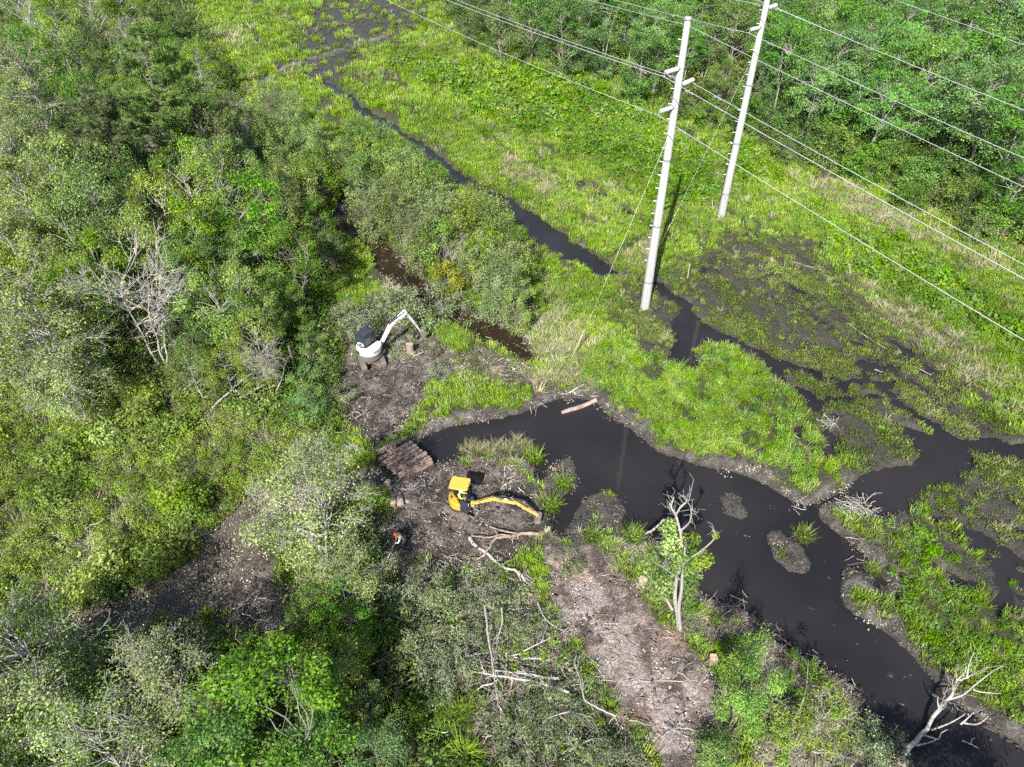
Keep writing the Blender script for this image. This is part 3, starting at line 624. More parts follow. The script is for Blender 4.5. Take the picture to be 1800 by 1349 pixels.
kind('ybush', 2, 'yellow_green_bush', h=2.6, rx=1.3, base=0.06, clumps=46, leaves=5200, leaf=0.12, cr=0.42, foliage='yellow', stems=5, spread=0.8, twigs=2)
kind('felled', 3, 'felled_treetop', h=2.3, rx=2.3, base=0.05, clumps=30, leaves=3000, leaf=0.14, cr=0.55, foliage='cut', bark='bark_pale', stems=4, spread=1.2, twigs=5, twig_r=0.012, sub=0.5)
kind('sparse', 2, 'sparse_sapling', h=5.0, rx=1.7, base=0.15, clumps=18, leaves=1700, leaf=0.11, cr=0.42, foliage='maple', bark='bark_pale', stems=3, spread=0.9, twigs=5, twig_r=0.012, sub=0.5)
kind('sapling', 2, 'shore_tree', h=5.6, rx=1.7, base=0.12, clumps=30, leaves=9000, leaf=0.105, cr=0.46, flat=0.85, foliage='vivid', stems=4, spread=0.9, twigs=3, prof='vase', spiky=0.25)
KINDS['pine'] = dict(name='pine_tree', h=13.0, v=[grow_pine(5, 13.0, 4.2), grow_pine(23, 13.0, 3.9)])
TREES = []
def plant(key, px, py, h, label, group=None, cat='tree', frac=0.6, wide=1.0, rot=None, at=None, var=None):
    """stand a plant so that its crown (at frac of its height) is where the drone sees (px, py)"""
    K = KINDS[key]; v = R.randrange(len(K['v'])) if var is None else var
    q = at if at is not None else G(px, py, h * frac)
    s = h / K['h']; e = empty(K['name'], (q[0], q[1], gz(q[0], q[1])), R.uniform(0, 6.28) if rot is None else rot)
    e.scale = (s * wide, s * wide, s)
    wood, leaves = K['v'][v]
    link('trunk', wood, e)
    if leaves: link('crown', leaves, e)
    tag(e, label, cat, group); TREES.append((q[0], q[1], h, key))
    return e

# ------------------------------------------------------------------ ground cover (uncountable): points in plan, one instanced tuft each
def blades(seed, n, rad, h0, h1, w, lean=0.35, splay=0.5):
    rng = np.random.default_rng(seed); V = []; T = []
    for _ in range(n):
        a = rng.uniform(0, 6.28); r = rad * rng.uniform(0, 1) ** 0.6; b = np.array([math.cos(a) * r, math.sin(a) * r, -0.04])
        hh = rng.uniform(h0, h1); a2 = a + rng.normal(0, 0.8); d = np.array([math.cos(a2), math.sin(a2), 0]); ln = hh * (lean * rng.uniform(0.3, 1.3) + splay * r / rad * 0.5)
        sd = np.array([-math.sin(a2 + rng.normal(0, .6)), math.cos(a2), 0]) * w * rng.uniform(0.7, 1.3) * 0.5
        m = b + d * ln * 0.35 + np.array([0, 0, hh * 0.62]); tp = b + d * ln + np.array([0, 0, hh * rng.uniform(0.8, 1.0)])
        V += [b - sd, b + sd, m + sd, m - sd, m - sd, m + sd, tp + sd * 0.15, tp - sd * 0.15]; T += [rng.uniform(0, 1)] * 8
    return np.array(V), np.array(T)
def pads(seed, n, rad, h0, h1, size, aspect, stem=True):
    rng = np.random.default_rng(seed); c = []; o = []; s = []
    for _ in range(n):
        a = rng.uniform(0, 6.28); r = rad * rng.uniform(0, 1) ** 0.5; c.append([math.cos(a) * r, math.sin(a) * r, rng.uniform(h0, h1)]); o.append([math.cos(a), math.sin(a), 0.3]); s.append(size * rng.uniform(0.6, 1.3))
    V, F = leaf_quads(rng, np.array(c), np.array(s), aspect, np.array(o), 0.8, 0.7)
    return V, np.repeat(rng.uniform(0, 1, n), 4)
def tuft(name, parts, mat):
    V = np.concatenate([p[0] for p in parts]); T = np.concatenate([p[1] for p in parts])
    return mesh_np(name, V, np.arange(len(V)).reshape(-1, 4), 4, mat, T)
GM = {
 'sedge': leaf_mat('sedge', (0.090, 0.160, 0.014), (0.165, 0.275, 0.022), (0.275, 0.370, 0.048), trans=0.3, instancer=True, val=0.2),
 'broad': leaf_mat('broadleaf', (0.060, 0.145, 0.009), (0.125, 0.245, 0.015), (0.215, 0.330, 0.035), trans=0.35, instancer=True, val=0.2),
 'olive': leaf_mat('marsh_olive', (0.050, 0.074, 0.016), (0.105, 0.142, 0.028), (0.190, 0.225, 0.056), trans=0.25, instancer=True, val=0.25),
 'straw': leaf_mat('straw', (0.150, 0.150, 0.070), (0.270, 0.260, 0.140), (0.380, 0.365, 0.230), trans=0.2, instancer=True, val=0.25),
 'scrub': leaf_mat('scrub_leaf', (0.085, 0.140, 0.016), (0.165, 0.250, 0.028), (0.285, 0.360, 0.075), trans=0.3, instancer=True, val=0.3),
 'under': leaf_mat('undergrowth_leaf', (0.042, 0.085, 0.014), (0.090, 0.155, 0.024), (0.170, 0.230, 0.050), trans=0.3, instancer=True, val=0.35),
 'cut':   leaf_mat('cut_leaf', (0.045, 0.070, 0.026), (0.100, 0.138, 0.056), (0.240, 0.265, 0.150), trans=0.2, instancer=True, val=0.3),
 'twig':  leaf_mat('dry_twig', (0.130, 0.110, 0.090), (0.270, 0.240, 0.205), (0.460, 0.430, 0.390), trans=0.0, instancer=True, val=0.3, hue=0.0, rough=0.8),
 'flake': leaf_mat('fallen_leaf', (0.150, 0.120, 0.080), (0.330, 0.300, 0.200), (0.620, 0.600, 0.480), trans=0.05, instancer=True, val=0.3, rough=0.7),
}
def twig_mesh(seed, n, rad, flat=True, r0=0.012):
    rng = np.random.default_rng(seed); tb = TB(); T = []
    for _ in range(n):
        a = rng.uniform(0, 6.28); L = rng.uniform(0.4, 1.0) * rad; c = rng.normal(0, rad * 0.35, 2)
        d = np.array([math.cos(a), math.sin(a), rng.uniform(-0.1, 0.25) if flat else rng.uniform(0.2, 1.0)])
        s = np.array([c[0], c[1], rng.uniform(0.0, 0.12)]); p_ = bend(rng, s - d * L * (0.5 if flat else 0), s + d * L * (0.5 if flat else 1), 4, 0.06)
        tb.tube(p_, r0 * rng.uniform(0.6, 1.5) * np.array([1, 0.9, 0.7, 0.4]), 3); T += [rng.uniform(0, 1)] * 12
    return np.concatenate(tb.V)[np.concatenate(tb.F)].reshape(-1, 3), np.repeat(np.array(T).reshape(-1, 12)[:, 0], 36)
PROTO = {
 'sedge': [tuft('sedge_tuft', [blades(100 + i, 34, 0.26, 0.20, 0.42, 0.032)], GM['sedge']) for i in range(3)],
 'tall':  [tuft('tall_grass_tuft', [blades(120 + i, 60, 0.28, 0.3, 0.75, 0.024, 0.5, 0.6), pads(125 + i, 40, 0.32, 0.1, 0.5, 0.11, 0.45)], GM['sedge']) for i in range(3)],
 'herb':  [tuft('leafy_herb', [pads(140 + i, 130, 0.34, 0.08, 0.5, 0.115, 0.55), blades(145 + i, 12, 0.2, 0.3, 0.6, 0.03)], GM['broad']) for i in range(3)],
 'broad': [tuft('broad_leaved_plant', [pads(160 + i, 26, 0.27, 0.15, 0.5, 0.2, 0.5), blades(165 + i, 16, 0.22, 0.25, 0.5, 0.06)], GM['broad']) for i in range(3)],
 'olive': [tuft('marsh_tuft', [pads(180 + i, 44, 0.30, 0.03, 0.22, 0.11, 0.5), blades(185 + i, 16, 0.24, 0.14, 0.34, 0.026)], GM['olive']) for i in range(3)],
 'straw': [tuft('straw_tuft', [blades(200 + i, 40, 0.24, 0.25, 0.65, 0.026, 0.8, 0.9)], GM['straw']) for i in range(3)],
 'scrub': [tuft('scrub_plant', [pads(220 + i, 175, 0.46, 0.15, 0.95, 0.115, 0.5), blades(225 + i, 10, 0.25, 0.5, 1.0, 0.02)], GM['scrub']) for i in range(4)],
 'under': [tuft('undergrowth_plant', [pads(240 + i, 150, 0.52, 0.1, 1.0, 0.15, 0.55), blades(245 + i, 12, 0.4, 0.4, 0.9, 0.025)], GM['under']) for i in range(3)],
 'cut':   [tuft('cut_branch_leaves', [pads(260 + i, 100, 0.50, 0.03, 0.42, 0.13, 0.5)], GM['cut']) for i in range(3)],
 'twig':  [tuft('twig_litter', [twig_mesh(280 + i, 11, 1.0)], GM['twig']) for i in range(3)],
 'stalk': [tuft('bare_stalks', [twig_mesh(300 + i, 12, 0.9, False, 0.009)], GM['twig']) for i in range(3)],
 'flake': [tuft('leaf_litter', [pads(320 + i, 34, 0.55, 0.006, 0.05, 0.085, 0.6)], GM['flake']) for i in range(3)],
 'reed':  [tuft('cane_tuft', [blades(340 + i, 60, 0.4, 0.7, 1.5, 0.05, 0.7, 0.8)], GM['sedge']) for i in range(2)],
}
def scatter(name, label, cat, groups):
    """groups: list of (proto key, xyz (n,3), scale (n,), hue (n,)); one object with instanced tufts"""
    protos = []; P_, S_, I_, H_ = [], [], [], []
    for key, xyz, sc, hue in groups:
        if not len(xyz): continue
        k0 = len(protos); protos += [(key, j, me) for j, me in enumerate(PROTO[key])]
        P_.append(xyz); S_.append(sc); H_.append(hue); I_.append(k0 + NP.integers(len(PROTO[key]), size=len(xyz)))
    if not P_: return
    P_ = np.concatenate(P_); S_ = np.concatenate(S_); I_ = np.concatenate(I_); H_ = np.concatenate(H_); n = len(P_)
    me = bpy.data.meshes.new(name); me.vertices.add(n); me.vertices.foreach_set('co', P_.astype(np.float32).ravel())
    rot = np.stack([NP.normal(0, 0.1, n), NP.normal(0, 0.1, n), NP.uniform(0, 6.28, n)], 1).astype(np.float32)
    scl = np.stack([S_ * NP.uniform(0.85, 1.15, n), S_ * NP.uniform(0.85, 1.15, n), S_ * NP.uniform(0.8, 1.25, n)], 1).astype(np.float32)
    for an, ty, fld, dat in (('rot', 'FLOAT_VECTOR', 'vector', rot), ('scl', 'FLOAT_VECTOR', 'vector', scl), ('idx', 'INT', 'value', I_.astype(np.int32)), ('hue', 'FLOAT', 'value', H_.astype(np.float32))):
        me.attributes.new(an, ty, 'POINT').data.foreach_set(fld, np.ascontiguousarray(dat).ravel())
    me.update(); o = link(name, me)
    coll = bpy.data.collections.new(name + '_kinds')
    for k, (key, j, pm) in enumerate(protos):
        q = bpy.data.objects.new('%03d_%s' % (k, key), pm); coll.objects.link(q)
    ng = bpy.data.node_groups.new(name + '_spread', 'GeometryNodeTree')
    ng.interface.new_socket('Geometry', in_out='INPUT', socket_type='NodeSocketGeometry'); ng.interface.new_socket('Geometry', in_out='OUTPUT', socket_type='NodeSocketGeometry')
    gi = ng.nodes.new('NodeGroupInput'); go = ng.nodes.new('NodeGroupOutput')
    ci = ng.nodes.new('GeometryNodeCollectionInfo'); ci.inputs['Collection'].default_value = coll; ci.inputs['Separate Children'].default_value = True; ci.inputs['Reset Children'].default_value = True
    ip = ng.nodes.new('GeometryNodeInstanceOnPoints'); ip.inputs['Pick Instance'].default_value = True
    def na(nm, ty):
        a = ng.nodes.new('GeometryNodeInputNamedAttribute'); a.data_type = ty; a.inputs['Name'].default_value = nm; return a.outputs['Attribute']
    ng.links.new(gi.outputs[0], ip.inputs['Points']); ng.links.new(ci.outputs[0], ip.inputs['Instance'])
    ng.links.new(na('idx', 'INT'), ip.inputs['Instance Index']); ng.links.new(na('rot', 'FLOAT_VECTOR'), ip.inputs['Rotation']); ng.links.new(na('scl', 'FLOAT_VECTOR'), ip.inputs['Scale'])
    ng.links.new(ip.outputs[0], go.inputs[0])
    md = o.modifiers.new('spread', 'NODES'); md.node_group = ng
    tag(o, label, cat, kind='stuff'); return o

def jitter(y0, y1, step, xm):
    pts = []
    for y in np.arange(y0, y1, step):
        hw = xm(y); x = np.arange(-hw, hw, step); pts.append(np.stack([x, np.full(len(x), y)], 1))
    q = np.concatenate(pts); return q + NP.uniform(-0.5, 0.5, q.shape) * step * 1.1
view = lambda y: 15 + 0.60 * y
CP = np.concatenate([jitter(8, 46, 0.27, view), jitter(46, 76, 0.36, view), jitter(76, 132, 0.62, view)])
CS = np.concatenate([np.full(len(jitter(8, 46, 0.27, view)), 1.0), np.full(len(jitter(46, 76, 0.36, view)), 1.12), np.full(len(jitter(76, 132, 0.62, view)), 1.75)])
LC = land(CP); CH = ground_z(CP[:, 0], CP[:, 1]); U = NP.uniform(0, 1, len(CP)); U2 = NP.uniform(0, 1, len(CP)); NC = len(CP)
bare = np.maximum.reduce([LC['pad'], LC['track'], LC['mudlow'], LC['strip'] * 0.96, sstep(-0.5, 0.1, LC['old']), sstep(-0.6, 0.0, LC['creek'])])
dryland = CH > WATER_Z + 0.02
zone_w, zone_s = LC['woods'] > U2, LC['scrub'] > U2
zone_m = (LC['marsh'] > U2); slash = LC['slash'] > U2; shore = LC['shore'] > U2
free = (U > bare) & dryland
thin = sstep(0.56, 0.42, LC['patch'] * 0.75 + LC['patch2'] * 0.25)           # 0 = bare patch in the marsh
keep_marsh = (NP.uniform(0, 1, NC) < (1 - thin) * 0.80 + 0.22)
rut = NP.uniform(0, 1, NC) < LC['rut'] * 0.9
topm = NP.uniform(0, 1, NC) < LC['topmud'] * (1.0 - 0.6 * sstep(.55, .64, LC['patch2']))
HU = np.clip(0.12 + 0.5 * LC['n3'] + 0.55 * (fbm(CP[:, 0], CP[:, 1], 0.35, 71, 3) - 0.5) + NP.normal(0, 0.08, NC) + 0.15, 0, 0.75)
def sel(m): return np.stack([CP[m, 0], CP[m, 1], CH[m] - 0.02], 1)
def grp(key, m, s0, s1): return (key, sel(m), NP.uniform(s0, s1, m.sum()) * CS[m], HU[m])
meadow = free & ~zone_w & ~zone_s & ~slash & ~shore & ~rut & ~topm & (LC['soil'] < U2)
bn = fbm(CP[:, 0], CP[:, 1], 0.8, 83, 3); bank = meadow & (LC['bank'] > U2); meadow = meadow & ~bank; bank = bank & (NP.uniform(0, 1, NC) < 0.30 + 0.75 * sstep(.38, .58, bn))
HU = np.clip(HU + 0.5 * (bn - 0.5) * LC['bank'], 0, 0.8)
mar = meadow & zone_m & keep_marsh; meadow = meadow & ~zone_m
U3 = NP.uniform(0, 1, NC)
bv = fbm(CP[:, 0], CP[:, 1], 0.7, 97, 3); br = meadow & (U3 < LC['broad'] * (0.35 + 0.65 * sstep(.36, .54, bv))); stw = meadow & ~br & (U3 < 0.03 + LC['straw'] * 0.36)
sed = meadow & ~br & ~stw & (LC['patch'] > 0.30 + 0.1 * U2)
scatter('marsh_grass', 'bright yellow-green sedge and grass covering the wet meadow', 'grass',
        [grp('sedge', sed, 0.7, 1.25), grp('tall', bank & (U3 < 0.45), 0.45, 0.8), grp('tall', bank & (U3 > .45) & (U3 < 0.56) & (bn > .52), 0.8, 1.15), grp('straw', bank & (U2 < 0.07), 0.5, 0.9), grp('sedge', mar & (U3 < 0.22), 0.5, 0.9), grp('reed', (slash | zone_w) & free & (poly_sd(CP, GP([(690,1240),(760,1225),(850,1260),(860,1349),(700,1349)])) > 0) & (U3 < 0.22), 0.4, 0.75),
         grp('tall', (poly_sd(CP, GP([(770,585),(800,570),(828,600),(820,622),(780,615)])) > 0) & dryland, 0.8, 1.1), grp('tall', (poly_sd(CP, GP([(585,425),(630,420),(650,460),(610,470)])) > 0), 0.8, 1.1),
         grp('tall', free & shore & (U3 < 0.055), 0.5, 0.9)])
scatter('broad_leaved_marsh_plants', 'vivid green broad-leaved marsh plants in the meadow and banks', 'plants',
        [grp('broad', br & (U2 < .75), 0.6, 1.2), grp('broad', br & (U2 >= .75) & (bv > .5), 1.1, 1.6), grp('herb', br & (U2 >= .75) & (bv <= .5), .6, 1.1), grp('herb', bank & (U3 >= 0.56), 0.45, 1.05), grp('herb', sed & (U2 < 0.05), 0.5, 0.9), grp('herb', mar & (U3 > 0.96), 0.4, 0.7), grp('herb', free & (slash | shore) & (U3 > 0.93), 0.5, 1.0)])
scatter('marsh_herbs', 'olive low herbs standing in black marsh mud', 'plants', [grp('olive', mar & (U3 >= 0.22) & (U3 < 0.96), 0.6, 1.3), grp('olive', free & topm & (U3 < 0.12), 0.7, 1.2), grp('olive', rut & free & (U3 < 0.22), 0.5, 0.9)])
scatter('dry_straw_grass', 'pale dry straw tufts among the green grass', 'grass', [grp('straw', stw, 0.6, 1.15), grp('straw', free & shore & (U3 > 0.055) & (U3 < 0.12), 0.4, 0.8), grp('straw', mar & (U2 < 0.03), 0.5, 0.9)])
sn = fbm(CP[:, 0], CP[:, 1], 0.42, 91, 3); sb = sstep(0.52, 0.64, sn); sp_ = sstep(0.50, 0.38, sn)          # tall lumps and thin twiggy hollows
scatter('low_scrub', 'knee-high yellow-green scrub thicket beside the old channel', 'scrub', [grp('scrub', free & zone_s & (U3 < 0.42 - 0.12 * sp_), 0.5, 0.95), grp('scrub', free & zone_s & (U3 > 0.62) & (U3 < 0.62 + 0.2 * sb), 1.1, 1.9), grp('under', free & zone_s & (U3 > 0.83) & (U3 < 0.83 + 0.06 * sb), 0.8, 1.3),
        grp('stalk', free & zone_s & (U3 > 0.9) & (U2 < 0.25 + 0.4 * sp_), 0.6, 1.2), grp('straw', free & zone_s & (U3 > 0.42) & (U3 < 0.45 + 0.12 * sp_), 0.5, 1.0)])
def clod_mesh(seed, n):
    rng = np.random.default_rng(seed); V = []; T = []
    for _ in range(n):
        c = np.array([rng.normal(0, .35), rng.normal(0, .35), 0.0]); r = rng.uniform(.04, .13); t6 = c + rng.normal(0, .25, (6, 3)) * r + np.array([[1, 0, 0], [0, 1, 0], [-1, 0, 0], [0, -1, 0], [0, 0, .8], [0, 0, -.3]]) * r * rng.uniform(.7, 1.2, (6, 1))
        for a, b in ((0, 1), (1, 2), (2, 3), (3, 0)): V += [t6[a], t6[b], t6[4], t6[4] * .5 + t6[a] * .5]; T += [rng.uniform(0, 1)] * 4
    return np.array(V), np.array(T)
GM['clod'] = leaf_mat('mud_clod', (0.034, 0.029, 0.026), (0.072, 0.060, 0.053), (0.150, 0.128, 0.113), trans=0.0, instancer=True, val=0.25, hue=0.0, rough=0.9)
PROTO['clod'] = [tuft('mud_clods', [clod_mesh(360 + i, 9)], GM['clod']) for i in range(3)]
PROTO['rootlet'] = [tuft('root_litter', [twig_mesh(380 + i, 16, 0.55, True, 0.010)], GM['clod']) for i in range(3)]
offmat = poly_sd(CP, GP([(655,800),(718,762),(770,812),(700,850)])) < 0.1
mudz = offmat & (np.maximum.reduce([LC['pad'], LC['soil'] * .5, LC['shore'] * .5, LC['track'] * .22, LC['mudlow'] * .5, LC['slash'] * .4]) > U2)
scatter('mud_clods', 'dark lumps of churned mud and torn roots on the cleared ground', 'mud', [grp('clod', mudz & dryland & (U3 > .3) & (U3 < .52), 0.5, 1.3), grp('clod', (LC['strip'] > .4) & (LC['pond'] > -1.6) & dryland & (U3 > .3) & (U3 < .55), 0.3, 0.9), grp('rootlet', (LC['strip'] > .4) & (LC['pond'] > -1.6) & dryland & (U3 > .6) & (U3 < .75), 0.4, 0.9), grp('rootlet', mudz & dryland & (U3 > .54) & (U3 < .68 - .08 * LC['track']), 0.6, 1.4)])
scatter('forest_undergrowth', 'shaded green undergrowth between the trees', 'undergrowth', [grp('under', free & zone_w & (U3 < 0.20), 0.7, 1.3), grp('stalk', free & zone_w & (U3 > 0.93), 0.8, 1.5), grp('under', free & (LC['soil'] > U2) & (U3 < 0.08), 0.3, 0.6)])
scatter('cut_foliage', 'wilting cut leaves strewn over the cleared brush', 'debris', [grp('cut', free & slash & (U3 < 0.26), 0.5, 1.1), grp('under', free & slash & (U3 > .86) & (U3 < .90), 0.4, 0.8), grp('cut', free & shore & (U3 > 0.2) & (U3 < 0.34), 0.4, 0.9), grp('cut', free & (LC['soil'] > U2) & (U3 > 0.3) & (U3 < 0.52), 0.4, 0.9), grp('cut', (LC['pad'] > 0.5) & (U3 < 0.012), 0.4, 0.7)])
muddy = np.maximum.reduce([LC['pad'], LC['track'], LC['shore'], LC['soil'], LC['slash'], LC['strip'] * 0.6, LC['mudlow']]) > U2
scatter('twig_litter', 'broken grey twigs littering the bare mud', 'debris', [grp('twig', muddy & dryland & (U3 > 0.5) & (U3 < 0.535), 0.5, 1.2), grp('twig', free & slash & (U3 > 0.6) & (U3 < 0.70), 0.7, 1.6), grp('stalk', free & shore & (U3 > 0.6) & (U3 < 0.68), 0.3, 0.6), grp('twig', stw & (U2 < 0.08), 0.6, 1.1), grp('twig', (LC['creek'] > -0.6) & (U3 < 0.05), 0.5, 1.0)])
onwater = (CH < WATER_Z) & (LC['pond'] > 0)
fl_w = CP[onwater & (U3 < 0.016 * (0.2 + 2.6 * sstep(.52, .66, LC['patch2'])) + 0.06 * sstep(1.2, 0.1, LC['pond']))]
ckm = (CH < WATER_Z) & (LC['creek'] > -.4) & (U3 < .14)
oldm = sstep(-0.8, 0.0, LC['old']) > U2
scatter('fallen_leaves', 'pale fallen leaves scattered on mud and floating on the pond', 'leaves',
        [grp('flake', muddy & dryland & (U3 < 0.10), 0.5, 1.2), grp('flake', oldm & (U3 < 0.45), 0.6, 1.2), grp('flake', (LC['strip'] > 0.5) & dryland & (LC['marsh'] < 0.5) & (U3 < 0.16), 0.4, 0.9), grp('flake', (sstep(-0.9, 0.2, LC['creek']) > U2) & (U3 < 0.2) & (CH > WATER_Z), 0.6, 1.0), ('flake', np.stack([CP[ckm, 0], CP[ckm, 1], np.full(ckm.sum(), WATER_Z - .01)], 1), NP.uniform(.4, .9, ckm.sum()), NP.uniform(0, .4, ckm.sum())),
         ('flake', np.stack([fl_w[:, 0], fl_w[:, 1], np.full(len(fl_w), WATER_Z - 0.02)], 1), NP.uniform(0.2, 0.45, len(fl_w)), NP.uniform(0.1, 0.5, len(fl_w)))])

# ------------------------------------------------------------------ trees and shrubs one can tell apart
T_ = plant
T_('pine', 265, 165, 14.5, 'tallest pine with drooping dark needle tufts, nearest the muddy track', 'pines in the west wood', frac=0.7, var=0)
T_('pine', 200, 255, 12.0, 'shorter pine standing beside the tallest pine, in front of it', 'pines in the west wood', frac=0.7, var=1)
T_('pine', 300, 470, 5.5, 'young dark pine behind the white dead tree', 'pines in the west wood', frac=0.6, var=1)
for x, y, h, lab in ((40, 165, 10.5, 'pale crooked tree with bare white limbs beside the tall pine'), (65, 40, 10, 'pale grey tree in the far corner of the west wood'),
                     (60, 590, 9.5, 'big silvery tree with lichen-grey twigs beside the scrub thicket'), (110, 665, 6, 'smaller silvery tree next to the big silvery one by the scrub'),
                     (545, 893, 7.4, 'large pale-branched tree beside the bent worker and the old channel'), (610, 1020, 4.6, 'slender pale tree just below the large pale one near the worker'),
                     (25, 1190, 8.0, 'pale-limbed tree at the picture edge below the scrub thicket'), (300, 1215, 6.2, 'spreading pale-twigged tree below the shaded mud channel'),
                     (180, 1320, 6.0, 'low pale-twigged tree at the bottom edge of the picture'), (20, 300, 8.5, 'pale tree with white forked limbs in the west wood edge')):
    T_('silver', x, y, h, lab, 'pale-barked trees')
T_('bare', 250, 560, 8.5, 'leafless white dead tree with upswept branches over the scrub', 'dead trees', frac=0.55, var=0)
T_('bare', 470, 660, 4.0, 'small bare white tree toppling beside the vine-covered stump', 'dead trees', frac=0.5, var=1)
T_('bare', 800, 450, 3.2, 'bare white twiggy shrub among the willows by the creek', 'dead trees', frac=0.55, var=1)
T_('bare', 500, 195, 4.2, 'grey leafless shrub at the far end of the willow strip', 'dead trees', frac=0.55, var=0)
for x, y, h, lab in ((455, 400, 9.0, 'tall vine-covered tree with lime leaves above the white excavator'), (510, 470, 7.0, 'leaning vine-draped tree with a bare grey trunk beside the dark clearing'), (425, 470, 6.5, 'vine-hung tree between the dead white tree and the tall vine-covered one'),
                     (548, 605, 3.6, 'vine-smothered stump close to the white excavator'), (535, 690, 3.8, 'vine-covered broken trunk beside the toppled bare tree'), (470, 560, 4.5, 'low vine mound beside the dark clearing'), (610, 1085, 4.6, 'fresh green vine thicket beneath the slender pale tree'), (640, 1235, 3.4, 'small vivid green sapling in the shade of the cut brush')):
    T_('vivid', x, y, h, lab, 'vine-covered trees')
for x, y, h, lab in ((480, 1265, 7.0, 'bright yellow-green tree crown at the bottom edge, brightest of the wood'), (1314, 1212, 5.8, 'fresh green tree on the mud shore casting a shadow on the pond')):
    T_('vivid' if x < 900 else 'sapling', x, y, h, lab, 'bright green trees', wide=1.3 if x < 900 else 0.62)
for x, y, h in ((100, 60, 9), (165, 25, 9), (225, 30, 8), (120, 340, 9), (55, 385, 9), (30, 460, 8), (130, 450, 8), (195, 395, 9), (235, 330, 8), (335, 330, 8), (295, 400, 8), (370, 275, 8), (350, 205, 6.5), (410, 195, 5), (395, 345, 8.5), (420, 300, 6), (350, 430, 7.5), (270, 440, 7),
                (385, 560, 6.5), (430, 540, 6), (140, 535, 6.5), (185, 480, 7), (90, 500, 7), (15, 520, 7), (400, 650, 4), (340, 655, 4), (455, 610, 5), (490, 350, 6), (440, 240, 5)):
    T_('maple', x, y, h * 1.12, 'leafy mid-green tree in the crowded west wood behind the scrub', 'leafy trees of the west wood', wide=0.8)
for x, y, h in ((80, 270, 8), (160, 200, 8), (310, 260, 7), (60, 110, 8), (150, 120, 8), (330, 480, 6), (240, 380, 7), (100, 420, 6), (380, 480, 6), (210, 545, 5), (330, 580, 5), (520, 540, 3.5), (560, 400, 5), (580, 440, 3.5), (420, 590, 4.5)):
    T_('dark', x, y, h * 1.1, 'dark evergreen tree filling a gap in the west wood', 'evergreens of the west wood', wide=0.78)
for x, y, h in ((120, 1290, 5.5), (60, 1120, 4.0), (590, 1180, 4.5), (560, 1080, 3.6), (400, 1330, 5.5), (560, 1320, 5), (660, 1320, 3.4), (100, 1210, 5), (20, 1340, 6)):
    T_('maple' if (x // 10) % 2 else 'dark', x, y, h, 'leafy tree under the pale-twigged trees along the bottom edge', 'leafy trees along the bottom edge')
# shrubs between the creek and the ditch
k = 0
for key, x, y, h in (('willow', 520, 225, 4.6), ('willow', 475, 195, 4.2), ('willow', 548, 262, 4.6), ('willow', 500, 290, 4.6), ('gallberry', 560, 320, 4.4), ('gallberry', 530, 350, 4.2), ('willow', 470, 265, 4.5), ('dark', 632, 265, 4.8), ('gallberry', 668, 262, 3.8), ('willow', 690, 312, 4.3), ('dark', 640, 322, 4.4), ('willow', 650, 362, 4.6), ('willow', 700, 372, 4.6), ('gallberry', 745, 352, 4.2),
                     ('willow', 785, 395, 4.4), ('willow', 735, 425, 4.4), ('gallberry', 850, 385, 4.2), ('willow', 868, 425, 4.4), ('dark', 905, 440, 3.4), ('willow', 835, 470, 3.6), ('gallberry', 770, 440, 3.6), ('willow', 880, 515, 3.8), ('gallberry', 905, 490, 3.4), ('willow', 915, 540, 3.2), ('bush', 720, 280, 2.2), ('bush', 760, 310, 2.0), ('gallberry', 610, 300, 3.6), ('gallberry', 660, 300, 4.2), ('willow', 720, 330, 4.6), ('willow', 760, 385, 4.6), ('gallberry', 815, 415, 4.2), ('gallberry', 850, 455, 3.8), ('willow', 890, 475, 3.8), ('willow', 430, 215, 4.0)):
    k += 1
    T_(key, x, y, h * 1.2, 'olive upright shrub in the strip between creek and ditch' if key in ('willow', 'gallberry') else 'dark green shrub in the strip between creek and ditch', 'shrubs between creek and ditch', cat='shrub', frac=0.55, wide=0.9)
T_('ybush', 785, 488, 2.8, 'rounded yellow-green bush beside the creek', cat='bush', frac=0.5)
T_('felled', 748, 540, 2.3, 'grey-leaved felled treetop lying behind the white excavator bucket', 'felled treetops', cat='felled tree', frac=0.4)
T_('felled', 690, 548, 2.0, 'pale-leaved brush pile behind the white excavator boom', 'felled treetops', cat='felled tree', frac=0.4)
T_('felled', 805, 535, 1.7, 'twiggy grey brush heap at the creek edge', 'felled treetops', cat='felled tree', frac=0.4, var=1)
for x, y, h_, lab in ((598, 700, 1.1, 'leafy cut brush at the wood side of the mud pad'), (775, 655, .9, 'small leafy cut brush between the white excavator and the pond'), (640, 590, 1.2, 'cut brush close behind the white excavator cab'), (1000, 985, .8, 'low cut brush at the head of the dry track')): T_('felled', x, y, h_, lab, 'felled treetops', cat='felled tree', frac=0.4)
T_('felled', 620, 560, 1.6, 'leafy brush heap at the wood edge near the white excavator cab', 'felled treetops', cat='felled tree', frac=0.4)
for x, y, s in ((790, 1070, 1.5), (850, 1050, 1.2), (735, 1050, 1.5), (815, 1150, 1.2), (725, 1140, 1.5), (905, 1110, 1.0), (965, 1240, 1.1), (1010, 1300, 1.2), (1070, 1335, 1.1), (780, 1200, 1.2), (925, 1300, 1.3)):
    T_('felled', x, y, s, 'wilting felled treetop in the cleared brush beside the dry mud track', 'felled treetops beside the track', cat='felled tree', frac=0.35)
T_('gallberry', 1385, 1290, 1.8, 'thin open shrub on the shore beside the fresh green tree', cat='shrub')
T_('sparse', 1432, 1262, 4.2, 'sparse sapling with white twigs at the pond edge', cat='tree', frac=0.6, wide=0.95)
